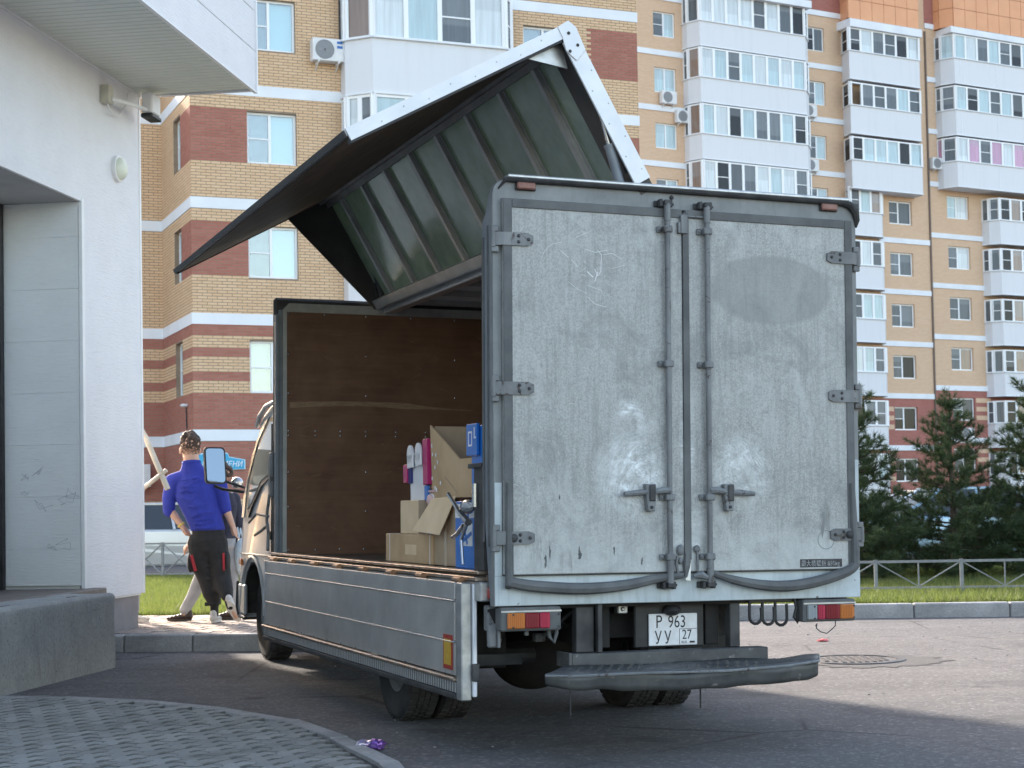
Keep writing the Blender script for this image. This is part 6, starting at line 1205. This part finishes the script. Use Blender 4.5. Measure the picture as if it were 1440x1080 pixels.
def hand(mb, wrist, d, side, curl=.35, s=1.0):
    d = Vector(d).normalized(); side = Vector(side); side = (side-d*side.dot(d)).normalized(); pn = d.cross(side)
    w = Vector(wrist); limb(mb, [(w, .026*s), (w+d*.045*s, (.034*s, .024*s, .030*s)), (w+d*.085*s, (.036*s, .022*s, .028*s))])
    for i, L in enumerate((.066, .076, .070, .054)):
        b = w+d*.085*s+side*((i-1.5)*.019*s); k1 = b+(d+pn*curl*.4).normalized()*L*.5*s; k2 = k1+(d+pn*curl*1.4).normalized()*L*.5*s; limb(mb, [(b, .010*s), (k1, .0088*s), (k2, .0075*s)])
    b = w+d*.03*s-side*.030*s; limb(mb, [(b, .013*s), (b+(d*.8-side*.5).normalized()*.035*s, .0105*s), (b+(d*.95-side*.25).normalized()*.062*s, .009*s)])
def head(mb, c, fwd, up, s=1.0):
    """skull, jaw, nose, ears; c = centre of the head"""
    f = Vector(fwd).normalized(); u = Vector(up); u = (u-f*u.dot(f)).normalized(); r = f.cross(u); Mm = Matrix((r, f, u)).transposed(); c = Vector(c)
    E = lambda x, y, z, a, b, e: mb.ell(c+Mm @ (Vector((x, y, z))*s), (a*s, b*s, e*s), 16, 12, Mm)
    E(0, -.008, .025, .076, .094, .088); E(0, .018, -.035, .057, .070, .072); E(0, .045, -.082, .034, .035, .026); E(0, .092, -.018, .013, .018, .024); E(0, .083, .012, .05, .012, .012); E(0, .080, -.055, .024, .012, .010)
    for sx in (-1, 1): E(sx*.077, -.004, -.012, .012, .022, .032); E(sx*.034, .072, -.02, .026, .02, .02)
    return Mm
def shoe(parent, heel, toe, up=(0, 0, 1), s=1.0, mats=('sneaker', 'sole'), name='shoe'):
    h, t = Vector(heel), Vector(toe); d = (t-h).normalized(); u = Vector(up); u = (u-d*u.dot(d)).normalized(); r = d.cross(u); Mm = Matrix((r, d, u)).transposed(); L = (t-h).length
    mb = MB()
    for k, (w, hh) in enumerate(((.036, .050), (.040, .055), (.038, .048), (.042, .040), (.046, .034), (.044, .028), (.034, .020))): mb.ell(h+d*(L*(.06+.88*k/6))+u*(hh*.62+.012), (w*s, L*.11, hh*s*.8), 12, 8, Mm)
    mb.ell(h+d*L*.14+u*.085, (.036, .045, .035), 12, 8, Mm); o = remesh(name, mb, .009, M[mats[0]], parent, 4)
    m = MB(); n = 14; pts = []
    for k in range(n): a = 2*math.pi*k/n; yy = .5+.5*math.cos(a); pts.append(h+d*(L*yy)+r*(math.sin(a)*(.040+.010*yy)*s)-u*.006)
    m.extr(pts, u*.026); m.build('sole', M[mats[1]], o); return o
GZ = .152
# -- man in the blue sweater, seen from behind
man = thing('person', 'man in blue sweater and black trousers with red zips, back turned, beside the truck cab', 'person', (-3.03, 16.93, GZ)); off = (3.03, -16.93, -GZ)
MBm = lambda: MB(off)
Y = 16.93
b = MBm()
sho_l, sho_r = (-3.44, Y, 1.585), (-2.97, Y, 1.595)
elb_l, elb_r = (-3.475, Y+.02, 1.30), (-2.90, Y+.0, 1.29); wr_l, wr_r = (-3.345, Y+.0, 1.125), (-2.835, Y-.02, 1.13)
limb(b, [((-3.08, Y, 1.02), (.165, .115, .10)), ((-3.13, Y, 1.2), (.150, .105, .10)), ((-3.20, Y, 1.42), (.175, .115, .12)), ((-3.215, Y, 1.57), (.165, .095, .08))]); limb(b, [((-3.225, Y+.0, 1.66), .088), ((-3.250, Y+.0, 1.83), .080)])
limb(b, [(sho_l, .062), (elb_l, .044), (wr_l, .030)]); limb(b, [(sho_r, .062), (elb_r, .044), (wr_r, .029)])
hip_l, hip_r, kn_l, kn_r, an_l, an_r = (-3.17, Y, .98), (-3.0, Y, .98), (-3.075, Y+.02, .62), (-2.955, Y-.02, .60), (-3.03, Y+.0, .235), (-2.84, Y-.22, .335)
limb(b, [(hip_l, .09), (kn_l, .055), (an_l, .036)]); limb(b, [(hip_r, .09), (kn_r, .055), (an_r, .036)]); limb(b, [(an_l, .035), ((-3.03, Y+.12, .19), .03)]); limb(b, [(an_r, .034), ((-2.79, Y-.14, .22), .028)])
hand(b, wr_l, (.55, .15, -.8), (0, 1, .1), .5, 1.0); hand(b, wr_r, (.28, -.05, -1), (0, 1, 0), .45, 1.0)
hc = Vector((-3.262, Y+.02, 1.905)); Hm = head(b, hc, (-.38, .92, -.05), (.05, 0, 1), 1.24); remesh('body', b, .0085, M['skin'], man, 5)
h_ = MBm(); rs = random.Random(3)
for i in range(260):
    th = rs.uniform(0, 6.28); zz_ = rs.uniform(-.28, 1.0); q = math.sqrt(max(0, 1-zz_*zz_)); v = Vector((q*math.cos(th), q*math.sin(th), zz_))
    if v.y > .45 and v.z < .45: continue
    if v.z < .05 and abs(v.x) > .66: continue
    k = max(0, v.z-.15); r0 = .011+.024*k; p = hc + Hm @ Vector((v.x*(.092+.012*k), v.y*(.114+.01*k)-.010, v.z*.110+.034+.012*k)); h_.ell(p + Vector((rs.gauss(0, .006), rs.gauss(0, .006), rs.gauss(.0, .008)))*(k > .1), r0*rs.uniform(.75, 1.05), 8, 6)
remesh('hair', h_, .0075, M['hair'], man, 1)
st_b = MBm()
for i in range(1500):
    zz_ = -.95+1.05*rs.random()**.6; th = rs.uniform(0, 6.28); q = math.sqrt(max(0, 1-zz_*zz_*.6)); v = Vector((q*math.cos(th), q*math.sin(th), zz_))
    if v.y > .25 or rs.random() > 1.05+zz_*.85: continue
    st_b.ell(hc + Hm @ Vector((v.x*.0955, v.y*.116-.010, zz_*.105+.030)), .0032, 4, 3)
stuff(st_b.build('hair_stubble', M['hair'], man))
s_ = MBm()
limb(s_, [((-3.09, Y, 1.10), (.182, .130, .05)), ((-3.13, Y, 1.22), (.190, .130, .10)), ((-3.20, Y, 1.42), (.215, .138, .12)), ((-3.215, Y, 1.575), (.190, .112, .078))]); limb(s_, [((-3.22, Y, 1.62), (.17, .10, .06)), ((-3.235, Y, 1.70), (.125, .092, .05)), ((-3.245, Y+.0, 1.765), (.096, .092, .025))])
limb(s_, [((-3.34, Y, 1.62), .075), (sho_l, .080), ((-3.48, Y+.01, 1.42), .070), ((-3.482, Y+.02, 1.285), .062)]); limb(s_, [((-3.08, Y, 1.625), .075), (sho_r, .080), ((-2.935, Y, 1.42), .068), ((-2.905, Y, 1.295), .061)])
for i in range(16): # knit folds
    z = 1.12+.03*i; x0 = -3.10-.012*i; s_.tube([(x0-.12+rs.uniform(-.05, .05), Y-.118-.008*math.sin(i), z), (x0+rs.uniform(-.03, .03), Y-.135, z+rs.uniform(-.03, .05)), (x0+.13, Y-.108, z+rs.uniform(.0, .07))], [.004, .011, .004], 6)
sw = remesh('sweater', s_, .010, M['sweater'], man, 4)
m = MBm(); m.lathe((-3.247, Y+.0, 1.768), (-.06, .1, 1), [(.094, -.01), (.098, .0), (.096, .016), (.088, .020)], 20); m.build('collar', M['sweater'], sw, True)
t_ = MBm()
limb(t_, [((-3.085, Y, 1.10), (.168, .122, .05)), ((-3.083, Y-.005, .98), (.185, .135, .09)), ((-3.08, Y-.01, .90), (.17, .125, .08))])
limb(t_, [((-3.175, Y, .95), .125), ((-3.165, Y+.01, .78), .118), ((-3.11, Y+.02, .62), .102), ((-3.06, Y+.01, .46), .096), ((-3.035, Y+.01, .375), .072)]); limb(t_, [((-3.01, Y, .95), .125), ((-2.985, Y-.01, .78), .115), (kn_r, .106), ((-2.90, Y-.11, .49), .082), ((-2.875, Y-.16, .43), .062)])
for i in range(12): z = rs.uniform(.42, .95); x = rs.uniform(-3.15, -2.95); q = .08+.05*(z > .6); t_.tube([(x-q, Y-.06, z+rs.uniform(-.05, .05)), (x, Y-.095, z), (x+q, Y-.05, z+rs.uniform(-.06, .06))], [.004, rs.uniform(.007, .014), .004], 6)
t_.ell((-3.262, Y-.03, .765), (.03, .085, .105)); t_.ell((-2.888, Y-.03, .77), (.028, .085, .105))
tr = remesh('trousers', t_, .010, M['trousers'], man, 3)
m = MBm(); m.bar((-3.235, Y-.122, .84), (-3.195, Y-.115, .68), .010, .030, (-1, 0, 0)); m.bar((-2.912, Y-.118, .855), (-2.912, Y-.112, .68), .010, .022, (1, 0, 0)); m.build('red_zip', M['red_cloth'], tr)
m = MBm(); m.lathe((-3.031, Y, .335), (0, 0, 1), [(.064, .0), (.068, .012), (.064, .03)], 16); m.box(-3.12, -3.075, Y-.05, Y-.02, .325, .36); m.build('ankle_strap', M['trousers'], tr)
k_ = MBm(); limb(k_, [((-3.033, Y, .36), .045), ((-3.03, Y, .235), .042)]); limb(k_, [((-2.87, Y-.17, .42), .043), ((-2.835, Y-.22, .33), .042)]); remesh('sock', k_, .009, M['trousers'], man, 2)
shm = lambda heel, toe, up=(0, 0, 1): shoe(man, Vector(heel)+Vector(off), Vector(toe)+Vector(off), up)
shm((-3.035, Y-.10, GZ+.012), (-3.02, Y+.20, GZ+.012)); shm((-2.835, Y-.30, .385), (-2.765, Y-.10, GZ+.015), (-.25, .78, .55))
m = MBm(); m.lathe((-3.357, Y+.002, 1.145), (.6, 0, -.75), [(.036, -.008), (.040, 0), (.036, .010)], 16); m.build('wristband', M['yellow_band'], man, True)
# -- person behind: grey trousers and dark top, walking left
def walker(loc, label, legL, legR, hd, grey, arms, shoes, bag=False):
    t = thing('person', label, 'person', loc); o = (-loc[0], -loc[1], -loc[2]); B = lambda: MB(o); b = B(); cx, cy = hd[0], hd[1]; hz = hd[2]; pel = (hd[3], cy, .98)
    limb(b, [(pel, (.13, .11, .10)), (((pel[0]+cx)/2, cy, 1.2), (.125, .10, .10)), ((cx, cy, hz-.30), (.145, .115, .10)), ((cx, cy, hz-.21), (.12, .10, .06))]); limb(b, [((cx, cy, hz-.2), .055), ((cx, cy, hz-.08), .05)])
    Hm_ = head(b, (cx, cy, hz), (-.9, .3, 0), (0, 0, 1), 1.05)
    for hp, kn, an in (legL, legR): limb(b, [(hp, .085), (kn, .052), (an, .035)])
    for sh, el, wr in arms: limb(b, [(sh, .055), (el, .040), (wr, .028)]); hand(b, wr, Vector(wr)-Vector(el), (0, 1, 0), .6)
    remesh('body', b, .0095, M['skin'], t, 5)
    h2 = B()
    for i in range(90):
        th, ph = rs.uniform(0, 6.28), rs.uniform(0, 1.9); v = Vector((math.sin(ph)*math.cos(th), math.sin(ph)*math.sin(th), math.cos(ph)))
        if v.y > .4 and v.z < .4: continue
        h2.ell(Vector((cx, cy, hz)) + Hm_ @ Vector((v.x*.082, v.y*.10-.012, v.z*.10+.028)), .024, 8, 6)
    remesh('hair', h2, .009, M['hair'], t, 3)
    j = B(); limb(j, [((pel[0], cy, 1.0), (.15, .13, .05)), (((pel[0]+cx)/2, cy, 1.2), (.148, .122, .10)), ((cx, cy, hz-.31), (.168, .135, .11)), ((cx, cy, hz-.21), (.14, .11, .06))])
    for sh, el, wr in arms: limb(j, [(sh, .075), (el, .060), (tuple(Vector(el).lerp(Vector(wr), .8)), .046)])
    remesh('jacket', j, .011, M['dark_top'], t, 4)
    g_ = B(); limb(g_, [((pel[0], cy, 1.02), (.145, .125, .05)), ((pel[0], cy, .92), (.15, .13, .08))])
    for hp, kn, an in (legL, legR): limb(g_, [(hp, .10), (kn, .075), (tuple(Vector(kn).lerp(Vector(an), .55)), .062), (tuple(Vector(an)+Vector((0, 0, .035))), .056)])
    remesh('trousers', g_, .010, M[grey], t, 4)
    for hl_, to_, mt in shoes: shoe(t, Vector(hl_)+Vector(o), Vector(to_)+Vector(o), (0, 0, 1), 1.0, mt)
    return t
Y2 = 17.30
walker((-3.15, Y2, GZ), 'person in grey trousers and dark loafers striding left, mostly hidden behind the man in blue', ((-3.05, Y2-.06, .96), (-3.22, Y2-.06, .60), (-3.39, Y2-.06, .235)), ((-2.98, Y2+.08, .96), (-2.93, Y2+.08, .60), (-2.93, Y2+.08, .22)), (-3.02, Y2+.05, 1.64, -3.02), 'trousers_grey',
       [((-3.0, Y2-.14, 1.40), (-3.13, Y2-.16, 1.14), (-3.30, Y2-.12, .96)), ((-2.92, Y2+.2, 1.40), (-2.86, Y2+.2, 1.14), (-2.88, Y2+.2, .92))], [((-3.32, Y2-.06, GZ+.01), (-3.58, Y2-.02, GZ+.01), ('loafer', 'loafer')), ((-2.90, Y2+.08, GZ+.01), (-3.12, Y2+.1, GZ+.01), ('loafer', 'loafer'))])
bg_ = thing('plastic_bag', 'pale blue plastic bag hanging between the man in blue and the truck', 'bag', (-2.82, Y2+.05, .80)); m = MB()
m.ell((0, 0, 0), (.075, .06, .20), 12, 10); bo = remesh('bag_body', m, .012, M['bag_blue'], bg_, 2); m = MB(); m.tube([(-.02, 0, .17), (-.05, .08, .30), (-.06, .13, .16)], .008, 6); m.tube([(.02, 0, .17), (-.02, .08, .29), (-.05, .13, .15)], .008, 6); m.build('bag_handle', M['bag_blue'], bo, True)
# -- third person behind the shop corner: only a trouser leg and a shoe show
Y3 = 17.32
walker((-4.05, Y3, GZ), 'person mostly hidden behind the shop corner, one beige sneaker and grey cuff showing', ((-4.0, Y3, .96), (-3.93, Y3, .60), (-3.93, Y3, .24)), ((-4.12, Y3+.1, .96), (-4.2, Y3+.1, .6), (-4.3, Y3+.1, .24)), (-4.1, Y3, 1.66, -4.06), 'trousers_grey',
       [((-4.12, Y3-.18, 1.40), (-4.2, Y3-.2, 1.14), (-4.2, Y3-.2, .92)), ((-4.08, Y3+.2, 1.40), (-4.1, Y3+.2, 1.14), (-4.12, Y3+.2, .92))], [((-4.02, Y3-.01, GZ+.01), (-3.76, Y3-.08, GZ+.01), ('sneaker', 'sole')), ((-4.28, Y3+.1, GZ+.01), (-4.04, Y3+.1, GZ+.01), ('sneaker', 'sole'))])

SPLIT = {'mud_flap', 'end_post', 'lens_screw', 'hinge_lug', 'hinge_bolt', 'roof_bow', 'corner_post', 'panel_gap', 'lifting_loop', 'fascia_trim', 'corner_trim', 'plank_ridge', 'post_seal', 'leaf_spring', 'underbody_tank', 'bottom_gap', 'paint_chip', 'rivet', 'bolt', 'strap', 'red_zip', 'bracket', 'badge', 'sill_ledge', 'chassis_rail', 'hinge_rail', 'corner_rail', 'mount_bracket', 'shock_absorber', 'strut_joint'}
# separate multi-island parts into single pieces
def islands(o):
    me = o.data; par = list(range(len(me.vertices)))
    def find(a):
        while par[a] != a: par[a] = par[par[a]]; a = par[a]
        return a
    for e in me.edges: par[find(e.vertices[0])] = find(e.vertices[1])
    g = {}
    for p in me.polygons: g.setdefault(find(p.vertices[0]), []).append(p)
    if len(g) < 2: return
    vs = [v.co.copy() for v in me.vertices]; first = True
    for root, polys in list(g.items()):
        idx = {}; fs = [[idx.setdefault(i, len(idx)) for i in p.vertices] for p in polys]; sm = polys[0].use_smooth
        nm = bpy.data.meshes.new(o.name.split('.')[0]); nm.from_pydata([vs[i] for i in idx], [], fs)
        for mt in me.materials: nm.materials.append(mt)
        if sm: nm.polygons.foreach_set('use_smooth', [True]*len(nm.polygons)); nm.set_sharp_from_angle(angle=R(38))
        if first: keep = nm; first = False
        else: put(o.name.split('.')[0], nm, o.parent, o.matrix_local.copy())
    o.data = keep
for o in list(S.objects):
    if o.type == 'MESH' and o.name.split('.')[0] in SPLIT and len(o.children) == 0: islands(o)
